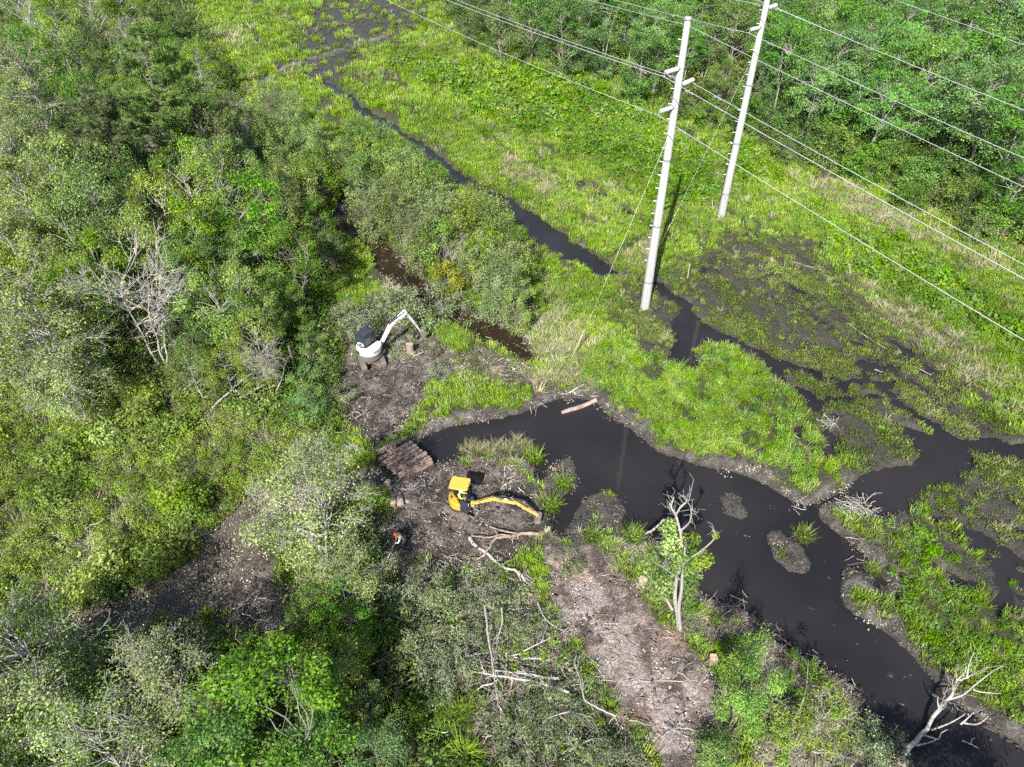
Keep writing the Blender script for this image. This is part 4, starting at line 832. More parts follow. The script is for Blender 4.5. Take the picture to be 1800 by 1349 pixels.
for i, (x, y, h) in enumerate(((13.6, 5.2, 6.6), (16.6, 4.8, 6.2))): plant('maple', 0, 0, h, ('taller' if i == 0 else 'shorter') + ' tree below the picture edge shading the pond corner', 'trees shading the pond corner', at=(x, y))
T_('felled', 1530, 1330, 1.4, 'uprooted grey-leaved shrub at the water edge by the fallen white tree', cat='felled tree', frac=0.4)
T_('bush', 1260, 1320, 1.4, 'small green bush on the mud below the fresh green tree', cat='bush', frac=0.4)
# the wood beyond the power line
for x, y, h in ((1385, 100, 10), (1432, 62, 11), (1475, 35, 11), (1425, 165, 8.5), (1482, 135, 10), (1532, 100, 11), (1545, 195, 8.5), (1585, 130, 10), (1602, 70, 11), (1652, 55, 11), (1640, 145, 10), (1702, 110, 11), (1742, 55, 12), (1785, 130, 12), (1685, 195, 9.5), (1742, 205, 10.5), (1795, 235, 10.5), (1720, 20, 11), (1795, 20, 12), (1540, 15, 10.5), (1780, 320, 7), (1360, 40, 10), (1600, 210, 7)):
    T_('edge', x, y, h, 'airy bright green tupelo with pale trunk in the wood beyond the wires', 'tupelos beyond the wires')
for x, y, h in ((825, 25, 6.5), (880, 55, 7), (935, 35, 8.5), (990, 65, 8.5), (960, 15, 9), (1030, 55, 8.5), (1065, 30, 9.5), (1112, 55, 9), (1130, 110, 7.5), (1160, 70, 9.5), (1100, 15, 10), (1245, 90, 6.5), (1265, 150, 5.5), (1295, 60, 8.5), (1330, 150, 6), (1230, 30, 8), (1180, 20, 9)):
    T_('dark' if (x + y) % 3 else 'edge', x, y, h, 'dark dense tree along the far wood edge behind the concrete poles', 'trees of the far wood edge')
for x, y, h in ((1060, 120, 2.6), (1120, 160, 2.6), (1190, 190, 2.4), (1250, 205, 2.6), (1310, 200, 3.0), (1370, 215, 3.0), (1420, 245, 3.0), (1470, 260, 3.2), (1520, 290, 3), (1570, 280, 3.2), (1620, 310, 3), (1660, 290, 3.4), (1700, 350, 3), (1740, 320, 3.4), (1770, 390, 3), (1640, 260, 3.5), (1560, 240, 3.5), (1490, 220, 3.5), (1700, 260, 3.6), (940, 90, 2.5), (1000, 110, 2.5), (860, 80, 2.2), (1790, 350, 4), (1380, 270, 2), (1600, 350, 2.2), (1720, 400, 2.2)):
    T_('bush', x, y, h, 'rounded dark bush at the foot of the wood beyond the wires', 'bushes beyond the wires', cat='bush', frac=0.5)
# the wood goes on behind and to the sides: fill by plan distance
def fill(poly, step, kinds, hr, label, group, keep=lambda x, y: True):
    sd = GP(poly); lo = sd.min(0); hi = sd.max(0); n = 0
    y = lo[1]
    while y < hi[1]:
        x = lo[0]
        while x < hi[0]:
            q = (x + R.uniform(-.45, .45) * step, y + R.uniform(-.45, .45) * step)
            if poly_sd(np.array([q]), sd)[0] > 0.3 and all((q[0] - a) ** 2 + (q[1] - b) ** 2 > (0.55 * step) ** 2 for a, b, *_ in TREES) and keep(*q):
                plant(R.choice(kinds), 0, 0, R.uniform(*hr), label, group, at=(q[0], q[1])); n += 1
            x += step
        y += step
    return n
n1 = fill([(-120, 20), (330, 20), (380, 120), (430, 260), (540, 380), (560, 480), (560, 600), (430, 690), (180, 650), (-120, 660)], 4.1, ['maple', 'dark', 'maple', 'vivid', 'maple', 'silver'], (4.0, 6.5), 'understorey tree half hidden in the west wood', 'understorey trees of the west wood')
n2 = fill([(820, 0), (1000, 90), (1180, 170), (1400, 270), (1560, 310), (1720, 380), (1880, 450), (1990, 380), (1900, -10)], 5.0, ['edge', 'dark', 'edge', 'maple'], (6.5, 10.0), 'tree in the depth of the wood beyond the wires', 'inner trees beyond the wires')
n3 = fill([(-120, 1150), (150, 1170), (330, 1230), (420, 1230), (520, 1130), (640, 1120), (690, 1349), (-120, 1349)], 2.6, ['dark', 'maple', 'bush'], (2.2, 3.8), 'low leafy tree beneath the pale-twigged trees at the bottom', 'low trees along the bottom edge')
ORD = ['next to', 'second from', 'third from', 'fourth from', 'fifth from', 'sixth from', 'seventh from', 'eighth from', 'ninth from', 'tenth from', 'eleventh from', 'twelfth from'] + ['%dth from' % q for q in range(13, 60)]
def marks(*rows): return [(t_, G(x, y, z)) for t_, x, y, z in rows]
MARKS = marks(('the tallest pine', 275, 320, 0), ('the leafless white dead tree', 310, 660, 0), ('the crooked white-limbed tree', 40, 220, 2), ('the big silvery tree', 70, 690, 0), ('the tall vine-covered tree', 470, 500, 0), ('the muddy far track', 470, 140, 0), ('the white excavator', 640, 640, 0), ('the yellow bush', 785, 510, 0), ('the scrub thicket', 130, 690, 0), ('the wood corner by the sky-blue far edge' if False else 'the far corner of the wood', 60, 60, 0),
              ('the farther concrete pole', 1267, 382, 0), ('the grey branch heap', 1500, 280, 0), ('the far meadow end', 800, 60, 0), ('the bleached brush heap', 1725, 430, 0), ('the top corner of the picture', 1780, 60, 0), ('the shield wire crossing', 1480, 120, 0), ('the bottom pale-twigged tree', 180, 1349, 0), ('the spreading pale-twigged tree', 300, 1240, 0), ('the yellow-green crown', 490, 1320, 0), ('the edge pale-limbed tree', 25, 1260, 0), ('the long grey branch', 860, 1130, 0), ('the two pale logs', 950, 1200, 0), ('the worker', 706, 960, 0), ('the creek grass', 640, 450, 0), ('the nearer pole', 1133, 543, 0))
def single_out(short):
    """give look-alikes of one group a label each: their order from the landmark they stand by"""
    by = {}
    for o in bpy.data.objects:
        if o.parent is None and o.get('group') in short:
            t_, q = min(MARKS, key=lambda m_: (m_[1].x - o.location.x) ** 2 + (m_[1].y - o.location.y) ** 2)
            by.setdefault((o['group'], t_), []).append(((q - o.location).length, o))
    for (gname, t_), row in by.items():
        for k, (_, o) in enumerate(sorted(row, key=lambda r: r[0])): o['label'] = '%s, %s %s' % (short[gname](o), ORD[k], t_)
single_out({'leafy trees of the west wood': lambda o: 'leafy mid-green tree in the west wood', 'evergreens of the west wood': lambda o: 'dark evergreen tree in the west wood', 'leafy trees along the bottom edge': lambda o: 'leafy tree along the bottom edge',
            'shrubs between creek and ditch': lambda o: ('dark green' if o.name.startswith(('evergreen', 'low')) else 'olive upright' if o.name.startswith('willow') else 'fresh green upright') + ' shrub between creek and ditch',
            'felled treetops beside the track': lambda o: 'wilting felled treetop in the cleared brush', 'tupelos beyond the wires': lambda o: 'airy green tupelo beyond the wires', 'trees of the far wood edge': lambda o: 'dense tree on the far wood edge', 'bushes beyond the wires': lambda o: 'rounded dark bush beyond the wires',
            'understorey trees of the west wood': lambda o: 'half hidden understorey tree in the west wood', 'inner trees beyond the wires': lambda o: 'inner tree of the wood beyond the wires', 'low trees along the bottom edge': lambda o: 'low leafy tree under the pale trees'})
print('fill', n1, n2, n3, 'trees', len(TREES))

# ------------------------------------------------------------------ power line
PHI = math.radians(121.0); LINE = Vector((math.cos(PHI), math.sin(PHI), 0)); ACROSS = Vector((-math.sin(PHI), math.cos(PHI), 0))   # ACROSS points to the near side
if ACROSS.x > 0: ACROSS = -ACROSS
def pole(px, py, top, label, arms):
    b = G(px, py); e = empty('utility_pole', (b.x, b.y, gz(b.x, b.y)))
    m = MB(); m.lathe([(0.0, -0.6), (0.33, -0.6), (0.325, 0), (0.17, top - 0.02), (0.15, top), (0.0, top)], 20); m.build('shaft', M['concrete_pole'], e, smooth=True)
    m = MB(); m.lathe([(0.0, top + 0.03), (0.16, top + 0.03), (0.185, top - 0.01), (0.185, top - 0.14), (0.165, top - 0.14)], 20); m.build('cap', M['insulator'], e, smooth=True)
    for z in np.arange(3.4, top - 1.0, 0.44):                                   # step bolts
        i = int(z / 0.44); a = math.radians(205 if i % 2 else 160)
        r = 0.325 - 0.155 * z / top; d = Vector((math.cos(a), math.sin(a), 0)); p0 = d * (r - 0.03); p0.z = z
        m = MB(); m.tube([p0, p0 + d * 0.22, p0 + d * 0.23 + Vector((0, 0, 0.05))], 0.018, 5); m.build('step_bolt', M['steel'], e)
    m = MB()
    for z in (2.2, 6.5, 11.0):
        r = 0.325 - 0.155 * z / top + 0.004; m.lathe([(r, z), (r + 0.012, z), (r + 0.012, z + 0.12), (r, z + 0.12)], 20)
    m.build('band', M['steel'], e)
    m = MB(); m.tube([(-0.05, -0.325, 0.2), (-0.03, -0.172, top - 0.2)], 0.012, 5); m.build('ground_wire', M['steel'], e)
    m = MB(); m.box((0.12, -0.30, 2.9), (0.16, 0.02, 0.24), Rz(0.38)); m.build('tag_plate', M['insulator'], e)
    att = []
    for z, side in arms:
        d = Vector((-0.74, -0.67, 0)).normalized() * side; r = 0.325 - 0.155 * z / top; base = d * (r - 0.02) + Vector((0, 0, z)); end = d * (r + 1.25) + Vector((0, 0, z + 0.05))
        m = MB(); m.tube([base, base + (end - base) * 0.12], 0.12, 10); m.build('base_fitting', M['steel'], e); m = MB(); m.tube([end - (end - base) * 0.06, end], 0.07, 10); m.build('end_fitting', M['steel'], e)
        m = MB(); ax = end - base; L = ax.length; u = ax.normalized(); pts = []; rr = []
        for q in range(33):
            pts.append(base + u * (L * (0.12 + 0.82 * q / 32))); rr.append(0.125 if q % 2 else 0.095)
        m.tube(pts, rr, 12); m.build('insulator', M['insulator'], e, smooth=False)
        m = MB(); m.tube([end, end + Vector((0, 0, -0.22))], 0.035, 6); m.tube([end + Vector((0, 0, -0.22)) - LINE * 0.16, end + Vector((0, 0, -0.22)) + LINE * 0.16], 0.05, 6); m.build('clamp', M['steel'], e)
        att.append(e.location + end + Vector((0, 0, -0.22)))
    att.append(e.location + Vector((0, 0, top - 0.38)))
    tag(e, label, 'utility pole', 'concrete power poles'); return e, att
p1, a1 = pole(1133, 543, 19.05, 'grey concrete power pole nearer the pond, its top in view', [(14.3, 1), (16.45, 1), (15.45, -1)])
p2, a2 = pole(1267, 382, 19.85, 'grey concrete power pole standing farther back by the wood', [(15.1, 1), (17.25, 1), (16.25, -1)])
def wire(att, label, grp, side=1, r=0.022):
    m = MB(); pts = []
    span, sag = 120.0, 2.3
    for s in list(np.linspace(-118, 118, 95)):
        f = abs(s) / span; pts.append(att + LINE * s + Vector((0, 0, -4 * sag * f * (1 - f))))
    m.tube(pts, r, 5); o = m.build('power_line', M['wire'], None, smooth=True)
    tag(o, label, 'cable', grp); return o
def dampers(att):
    for s in (-2.1, 1.8):
        q = att + LINE * s + Vector((0, 0, -0.17 - 0.03)); e = empty('vibration_damper', q)
        m = MB(); m.tube([-LINE * 0.26, LINE * 0.26], 0.014, 5); m.tube([(0, 0, 0), (0, 0, 0.16)], 0.02, 5); m.build('bar', M['steel'], e)
        for t in (-1, 1):
            m = MB(); m.tube([LINE * t * 0.16 + Vector((0, 0, -0.02)), LINE * t * 0.30 + Vector((0, 0, -0.02))], 0.05, 8); m.build('weight', M['steel'], e)
        yield e
names = ('lowest near-side conductor', 'upper near-side conductor', 'far-side conductor', 'shield wire at the pole top')
for att, who in ((a1, 'the pole nearer the pond'), (a2, 'the pole farther back')):
    for i, a in enumerate(att):
        wire(a, names[i] + ' strung from ' + who, 'power line wires', r=0.018 if i < 3 else 0.013)
        if i < 3:
            for j, d in enumerate(dampers(a)): tag(d, 'small damper %s the insulator, %s at %s' % (('before', 'past')[j], names[i], who), 'line damper', 'line dampers')
def guy(pole_e, z, gpx, gpy, label, glabel):
    g = G(gpx, gpy); g.z = gz(g.x, g.y); top = pole_e.location + Vector((0, 0, z)); d = (top - g).normalized()
    hd = Vector((d.x, d.y, 0)).normalized(); top = top - hd * (0.325 - 0.155 * z / 19 - 0.01)
    e = empty('guy_wire', g); L = (top - g)
    m = MB(); m.tube([Vector((0, 0, -0.2)), L], 0.0055, 5); m.build('strand', M['wire'], e)
    m = MB(); m.tube([d * 0.35, d * 2.5], 0.038, 8); m.build('guard', M['guard'], e, smooth=True)
    m = MB(); m.tube([Vector((0, 0, -0.3)), d * 0.4], 0.03, 6); m.build('anchor_rod', M['steel'], e)
    tag(e, label, 'guy wire', 'guy wires')
guy(p1, 12.6, 1000, 642, 'slack guy wire with pale yellow guard in the straw grass by the pond', '')
guy(p2, 13.3, 1153, 445, 'guy wire with yellow guard ending behind the nearer pole', '')
q = G(1209, 488); e = empty('marker_post', (q.x, q.y, gz(q.x, q.y)))
m = MB(); m.tube([(0, 0, -0.2), (-0.04, 0.02, 1.25)], 0.045, 8); m.build('stake', M['guard'], e)
m = MB(); m.tube([(-0.04, 0.02, 1.25), (-0.042, 0.02, 1.32)], [0.05, 0.02], 8); m.build('tip', M['guard'], e)
tag(e, 'yellow plastic marker post standing in the grass behind the nearer pole', 'marker post')

# ------------------------------------------------------------------ timber mat over the channel
def zz(x, y): return (630 + x / 11.24, 740 + y / 11.24)
mat_e = empty('timber_mat', G(714, 806))
base = mat_e.location.copy()
rows = [((390, 645), (960, 345), .26), ((420, 790), (1055, 450), .27), ((490, 855), (1130, 510), .30), ((575, 925), (1185, 555), .24), ((665, 985), (1262, 605), .26), ((725, 1035), (1330, 670), .30), ((790, 1085), (1400, 740), .22), ((880, 1095), (1440, 790), .20), ((980, 1120), (1475, 850), .20)]
for i, (a, b, w) in enumerate(rows):
    A = G(*zz(*a), 0.12); B = G(*zz(*b), 0.12); c = (A + B) / 2 - base; L = (B - A).length * R.uniform(0.98, 1.06); ang = math.atan2(B.y - A.y, B.x - A.x)
    m = MB(); m.box((0, 0, 0), (L, w * R.uniform(0.60, 0.76), 0.26)); o = m.build('timber', M['timber'], mat_e, bevel=0.02)
    bm = bmesh.new(); bm.from_mesh(o.data); bmesh.ops.subdivide_edges(bm, edges=[ed for ed in bm.edges if ed.calc_length() > 1], cuts=7)
    for v in bm.verts: v.co.y += 0.025 * math.sin(v.co.x * 1.1 + i * 1.7); v.co.z += 0.012 * math.sin(v.co.x * 1.3 + i)
    bm.to_mesh(o.data); bm.free()
    o.location = (c.x, c.y, R.uniform(0.14, 0.24)); o.rotation_euler = (R.uniform(-.08, .08), R.uniform(-.02, .02), ang)
for f in (0.22, 0.78):
    A = G(*zz(390 + 570 * f, 645 - 300 * f), 0); B = G(*zz(980 + 495 * f, 1120 - 270 * f), 0); c = (A + B) / 2 - base
    m = MB(); m.tube([(A - base) + Vector((0, 0, -0.22)), (B - base) + Vector((0, 0, -0.22))], 0.13, 8); m.build('cross_beam', M['timber'], mat_e)
tag(mat_e, 'bridge of rough brown timbers laid side by side over the black channel', 'timber mat')

# ------------------------------------------------------------------ excavators
def track_unit(e, x0, W_, L_, Hh, mat):
    """one crawler: belt with grouser bars, wheels, frame; runs along local x, at y = x0"""
    r = Hh / 2; cx = L_ / 2 - r; out = []
    n = 10
    for k in range(n + 1): a = -math.pi / 2 + math.pi * k / n; out.append((cx + math.cos(a) * r, r + math.sin(a) * r))
    for k in range(n + 1): a = math.pi / 2 + math.pi * k / n; out.append((-cx + math.cos(a) * r, r + math.sin(a) * r))
    inn = [(x * (1 - 0.09 / (L_ / 2)), r + (z - r) * (1 - 0.06 / r)) for x, z in out]
    m = MB(); nn = len(out); V = []; F = []
    for ring, y in ((out, -W_ / 2), (out, W_ / 2), (inn, W_ / 2), (inn, -W_ / 2)): V += [(x, x0 + y, z) for x, z in ring]
    for i in range(nn):
        j = (i + 1) % nn
        for q in range(4): p_ = (q + 1) % 4; F.append((q * nn + i, q * nn + j, p_ * nn + j, p_ * nn + i))
    m.add(V, F); belt = m.build('track', M['rubber'], e)
    per = 0.0; seg = []
    for i in range(nn): j = (i + 1) % nn; d = math.dist(out[i], out[j]); seg.append((per, d, out[i], out[j])); per += d
    m = MB(); s = 0.0
    while s < per - 0.05:
        for a, d, p_, q in seg:
            if a <= s < a + d:
                f = (s - a) / d; x = p_[0] + (q[0] - p_[0]) * f; z = p_[1] + (q[1] - p_[1]) * f; ang = math.atan2(q[1] - p_[1], q[0] - p_[0])
                m.box((x, x0, z), (0.05, W_ * 0.96, 0.05), Ry(-ang)); break
        s += 0.14
    g = m.build('grouser_bars', M['muddy_steel'], belt); g['kind'] = 'stuff'
    for k, xx in enumerate((-cx, cx)):
        m = MB(); m.lathe([(0, -W_ * 0.44), (r * 0.72, -W_ * 0.44), (r * 0.72, W_ * 0.44), (0, W_ * 0.44)], 16, c=(xx, x0, r), rot=Rx(math.pi / 2)); m.build('wheel', M['muddy_steel'], e)
    for k in range(4):
        m = MB(); m.lathe([(0, -W_ * 0.4), (r * 0.36, -W_ * 0.4), (r * 0.36, W_ * 0.4), (0, W_ * 0.4)], 10, c=(-cx + 2 * cx * (k + 0.5) / 4, x0, r * 0.55), rot=Rx(math.pi / 2)); m.build('roller', M['muddy_steel'], e)
    m = MB(); m.box((0, x0, r * 1.05), (2 * cx, W_ * 0.5, r * 0.75)); m.build('track_frame', mat, e, bevel=0.03)
def bar(m, A, B, w, h0, h1=None, n=1):
    """box-section beam from A to B (local x-z plane at constant y), heights h0 -> h1"""
    A = Vector(A); B = Vector(B); h1 = h0 if h1 is None else h1; d = (B - A).normalized(); up = Vector((0, 1, 0)).cross(d) * -1
    V = []
    for P_, h in ((A, h0), (B, h1)):
        for sy in (-1, 1):
            for sz in (-1, 1): V.append(P_ + Vector((0, sy * w / 2, 0)) + up * sz * h / 2)
    m.add(V, [(0, 1, 3, 2), (4, 6, 7, 5), (0, 4, 5, 1), (2, 3, 7, 6), (0, 2, 6, 4), (1, 5, 7, 3)])
def ram(parent, A, B, r, name='cylinder', mat='black'):
    A = Vector(A); B = Vector(B); c = A + (B - A) * 0.55
    m = MB(); m.tube([A, c], r, 10); o = m.build(name, M[mat], parent, smooth=False)
    m = MB(); m.tube([c, B], r * 0.55, 8); m.build('rod', M['chrome'], o)
def arm_chain(e, foot, pts, w, paint, worn, tip_mat, bucket_w, bucket_s, curl):
    """boom (3-point gooseneck), stick, bucket in the plane of heading; pts in (x, z) from the foot"""
    f = Vector(foot); P3 = [Vector((f.x + x, f.y, z)) for x, z in pts]              # foot, knee, apex, stick end
    a, k, b, s = P3
    m = MB(); bar(m, a, k, w, 0.17, 0.27); bar(m, k, b, w * 0.97, 0.27, 0.17); bm_ = m.build('boom', paint, e, bevel=0.018)
    m = MB(); st0 = b + (b - s).normalized() * 0.28; bar(m, st0, b + (s - b) * 0.25, w * 0.8, 0.14, 0.22); bar(m, b + (s - b) * 0.25, s, w * 0.78, 0.22, 0.12); m.build('stick', worn, e, bevel=0.015)
    ram(e, (a + (k - a) * 0.12) + Vector((0.18, 0, -0.22)), k + Vector((0, 0, -0.12)), 0.055, 'boom_cylinder')
    nrm = Vector((-(b - k).z, 0, (b - k).x)).normalized()
    ram(e, k + nrm * 0.2, st0 + nrm * 0.02, 0.05, 'stick_cylinder')
    n2 = Vector(((b - s).z, 0, -(b - s).x)).normalized()
    if n2.x < 0: n2 = -n2
    ram(e, b + n2 * 0.17, s + (b - s) * 0.18 + n2 * 0.20, 0.042, 'bucket_cylinder')
    m = MB(); m.tube([b + Vector((0, -w * 0.62, 0)), b + Vector((0, w * 0.62, 0))], 0.06, 10); m.tube([s + Vector((0, -w * 0.62, 0)), s + Vector((0, w * 0.62, 0))], 0.05, 10); m.tube([a + Vector((0, -w * 0.7, 0)), a + Vector((0, w * 0.7, 0))], 0.07, 10); m.build('pivot_pins', M['steel'], e)
    # hoses over the boom
    for yy in (-0.05, 0.05):
        m = MB(); m.tube([a + Vector((0.05, yy, 0.16)), k + Vector((0, yy, 0.2)), k + (b - k) * 0.5 + nrm * 0.2 + Vector((0, yy, 0)), b + nrm * 0.2 + Vector((0, yy, 0))], 0.018, 5); m.build('hose', M['black'], e)
    # bucket: curved shell with side plates and teeth
    bk = empty('bucket', s); bk.parent = e; bk.rotation_euler = (0, curl, 0)
    B2 = bucket_s; prof = [(0.0, 0.0), (0.34 * B2, 0.10 * B2), (0.60 * B2, -0.08 * B2), (0.70 * B2, -0.36 * B2), (0.58 * B2, -0.62 * B2), (0.30 * B2, -0.78 * B2)]
    m = MB(); V = []; t_ = 0.03
    inner = [(x * 0.93 - 0.012, z * 0.94 - 0.012) for x, z in prof]
    pr = prof + inner[::-1]; m.prism(pr, 'y', -bucket_w / 2, bucket_w / 2); sh = m.build('shell', M[tip_mat], bk)
    for sy in (-1, 1):
        m = MB(); m.prism(prof + [(0.02 * B2, -0.12 * B2)], 'y', sy * bucket_w / 2 + 0.002 * sy, sy * (bucket_w / 2 + 0.026)); m.build('side_plate', M[tip_mat], bk)
    for q in range(4):
        y = -bucket_w / 2 + bucket_w * (q + 0.5) / 4; m = MB(); m.box((0.25 * B2, y, -0.80 * B2), (0.16, 0.06, 0.035), Ry(0.4)); m.build('tooth', M['muddy_steel'], bk)
    return bk
def excavator_frame(name, px, py, rz, track_rz, W_, L_, Hh, gauge, blade=None, paint='muddy_steel'):
    g = G(px, py); e = empty(name, (g.x, g.y, gz(g.x, g.y) + 0.05), rz)
    und = empty('undercarriage', (0, 0, 0), track_rz - rz); und.parent = e
    for s in (-1, 1): track_unit(und, s * gauge / 2, W_, L_, Hh, M[paint])
    m = MB(); m.box((0, 0, Hh * 0.62), (L_ * 0.5, gauge - W_ * 0.9, 0.2)); m.lathe([(0, Hh * 0.7), (0.42, Hh * 0.7), (0.42, Hh + 0.16), (0, Hh + 0.16)], 18); m.build('centre_frame', M['muddy_steel'], und, bevel=0.0)
    if blade:
        m = MB(); bx = L_ / 2 + 0.32
        m.prism([(bx, 0.02), (bx + 0.05, 0.02), (bx + 0.02, 0.18), (bx + 0.06, 0.36), (bx, 0.37), (bx - 0.04, 0.19)], 'y', -blade / 2, blade / 2); bl = m.build('dozer_blade', M['muddy_steel'], und)
        for s in (-0.3, 0.3):
            m = MB(); m.tube([(0.3, s, 0.34), (bx, s * 1.2, 0.2)], 0.055, 6); m.build('blade_arm', M['muddy_steel'], bl)
    return e, und

# yellow machine with canopy
YH = math.radians(-11)
ye, und = excavator_frame('yellow_mini_excavator', 811, 897, YH, math.radians(-30), 0.30, 1.95, 0.46, 1.2, blade=1.5)
z0 = 0.62
def arcp(a0, a1, r, n): return [(r * math.cos(a0 + (a1 - a0) * k / n), r * math.sin(a0 + (a1 - a0) * k / n)) for k in range(n + 1)]
m = MB(); m.prism([(0.78, -0.62), (0.78, 0.62)] + arcp(math.radians(70), math.radians(290), 0.80, 16), 'z', z0, z0 + 0.14); m.build('house_deck', M['navy'], ye, bevel=0.02)
m = MB(); m.prism(arcp(math.radians(150), math.radians(287), 0.79, 14) + [(0.05, -0.5), (-0.2, -0.12), (-0.42, 0.1)], 'z', z0 + 0.145, z0 + 0.80); m.build('engine_cover', M['yellow'], ye, bevel=0.09, seg=3)
m = MB(); m.prism(arcp(math.radians(92), math.radians(150), 0.80, 8) + [(-0.40, 0.30), (-0.12, 0.42)], 'z', z0 + 0.145, z0 + 0.66); m.build('left_rear_cover', M['navy'], ye, bevel=0.06)
m = MB(); m.prism([(0.06, -0.765), (0.62, -0.56), (0.70, -0.30), (0.08, -0.20), (-0.14, -0.30)], 'z', z0 + 0.146, z0 + 0.62); m.build('tank_cover', M['navy'], ye, bevel=0.07)
m = MB(); m.box((-0.18, -0.745, z0 + 0.42), (0.30, 0.012, 0.16), Rz(math.radians(-12))); m.build('white_sticker', M['decal_white'], ye)
m = MB(); m.box((0.10, 0.18, z0 + 0.16), (0.9, 0.72, 0.03)); m.build('floor_plate', M['black'], ye)
m = MB(); m.box((-0.05, 0.12, z0 + 0.36), (0.46, 0.46, 0.13)); m.box((-0.30, 0.12, z0 + 0.66), (0.12, 0.44, 0.56), Ry(-0.15)); m.build('seat', M['black'], ye, bevel=0.04)
for s in (-0.14, 0.34):
    m = MB(); m.box((0.16, s, z0 + 0.42), (0.16, 0.12, 0.44)); m.tube([(0.18, s, z0 + 0.62), (0.24, s, z0 + 0.86)], 0.018, 6); m.build('control_lever', M['black'], ye, bevel=0.0)
for s in (0.02, 0.22):
    m = MB(); m.tube([(0.44, s + 0.02, z0 + 0.15), (0.5, s + 0.02, z0 + 0.75)], 0.016, 6); m.build('travel_lever', M['black'], ye)
ct = z0 + 1.84
for sx, sy in ((-0.52, -0.32), (-0.52, 0.56), (0.5, -0.3), (0.5, 0.56)):
    if sx > 0 and sy < 0: continue
    m = MB(); m.tube([(sx * 1.0, sy, z0 + 0.1), (sx * 1.0, sy, ct - 0.12), (sx * 0.9, sy * 0.95, ct)], 0.03, 8); m.build('canopy_post', M['black'], ye)
m = MB(); rr = [( 0.56, -0.44), (0.62, -0.38), (0.62, 0.60), (0.56, 0.66), (-0.58, 0.66), (-0.66, 0.58), (-0.66, -0.36), (-0.58, -0.44)]; m.prism([(x, y + 0.02) for x, y in rr], 'z', ct, ct + 0.11)
m.build('canopy_roof', M['yellow_roof'], ye, bevel=0.045, seg=3)
m = MB(); m.prism([(0.70, -0.16), (0.96, -0.11), (0.96, 0.07), (0.70, 0.12)], 'z', z0 - 0.05, z0 + 0.34); m.build('swing_bracket', M['yellow_worn'], ye, bevel=0.03)
arm_chain(ye, (0.86, -0.02, 0), [(0, z0 + 0.28), (1.4, z0 + 1.12), (3.0, z0 + 0.98), (4.45, 0.66)], 0.24, M['yellow_worn'], M['yellow_worn'], 'bucket_steel', 0.62, 0.62, 0.75)
m = MB(); m.box((0.66, -0.47, z0 + 0.55), (0.05, 0.2, 0.05)); m.build('work_light', M['decal_white'], ye, bevel=0.012)
tag(ye, 'yellow mini excavator with canopy roof working on the dark mud', 'excavator')

# white machine with black cab
WH = math.radians(58); TW = math.radians(111)
we, und = excavator_frame('white_mini_excavator', 653, 636, WH, TW, 0.42, 2.7, 0.52, 1.56, blade=1.9)
z0 = 0.66
m = MB(); m.prism([(0.95, -0.86), (1.0, -0.5), (1.0, 0.7), (0.9, 0.9)] + arcp(math.radians(60), math.radians(295), 1.03, 20), 'z', z0, z0 + 0.18); m.build('house_deck', M['grey_skirt'], we, bevel=0.025)
m = MB(); m.prism(arcp(math.radians(118), math.radians(268), 1.04, 18) + [(0.02, -0.75), (-0.35, -0.2), (-0.55, 0.35)], 'z', z0 + 0.183, z0 + 0.47); m.build('counterweight', M['grey_skirt'], we, bevel=0.05)
m = MB(); m.prism(arcp(math.radians(105), math.radians(285), 1.02, 20) + [(0.62, -0.80), (0.86, -0.55), (0.80, -0.24), (0.30, -0.18), (-0.45, -0.12), (-0.60, 0.25), (-0.45, 0.86)], 'z', z0 + 0.474, z0 + 0.95); m.build('engine_cover', M['white_paint'], we, bevel=0.13, seg=4)
m = MB(); m.prism([(0.02, -0.94), (0.60, -0.82), (0.86, -0.56), (0.80, -0.24), (0.10, -0.2)], 'z', z0 + 0.183, z0 + 0.47); m.build('side_cover', M['grey_skirt'], we, bevel=0.04)
m = MB(); m.box((-0.30, -0.985, z0 + 0.82), (0.40, 0.014, 0.07), Rz(math.radians(-17))); m.build('red_stripe', M['decal_red'], we)
for k in range(5):
    m = MB(); m.box((-0.99, 0.30, z0 + 0.58 + 0.055 * k), (0.05, 0.34, 0.022), Rz(math.radians(-17))); m.build('grille_slat', M['black'], we)
m = MB(); m.box((-1.0, -0.12, z0 + 0.5), (0.014, 0.26, 0.08), Rz(math.radians(6))); m.build('tail_sticker', M['decal_red'], we)
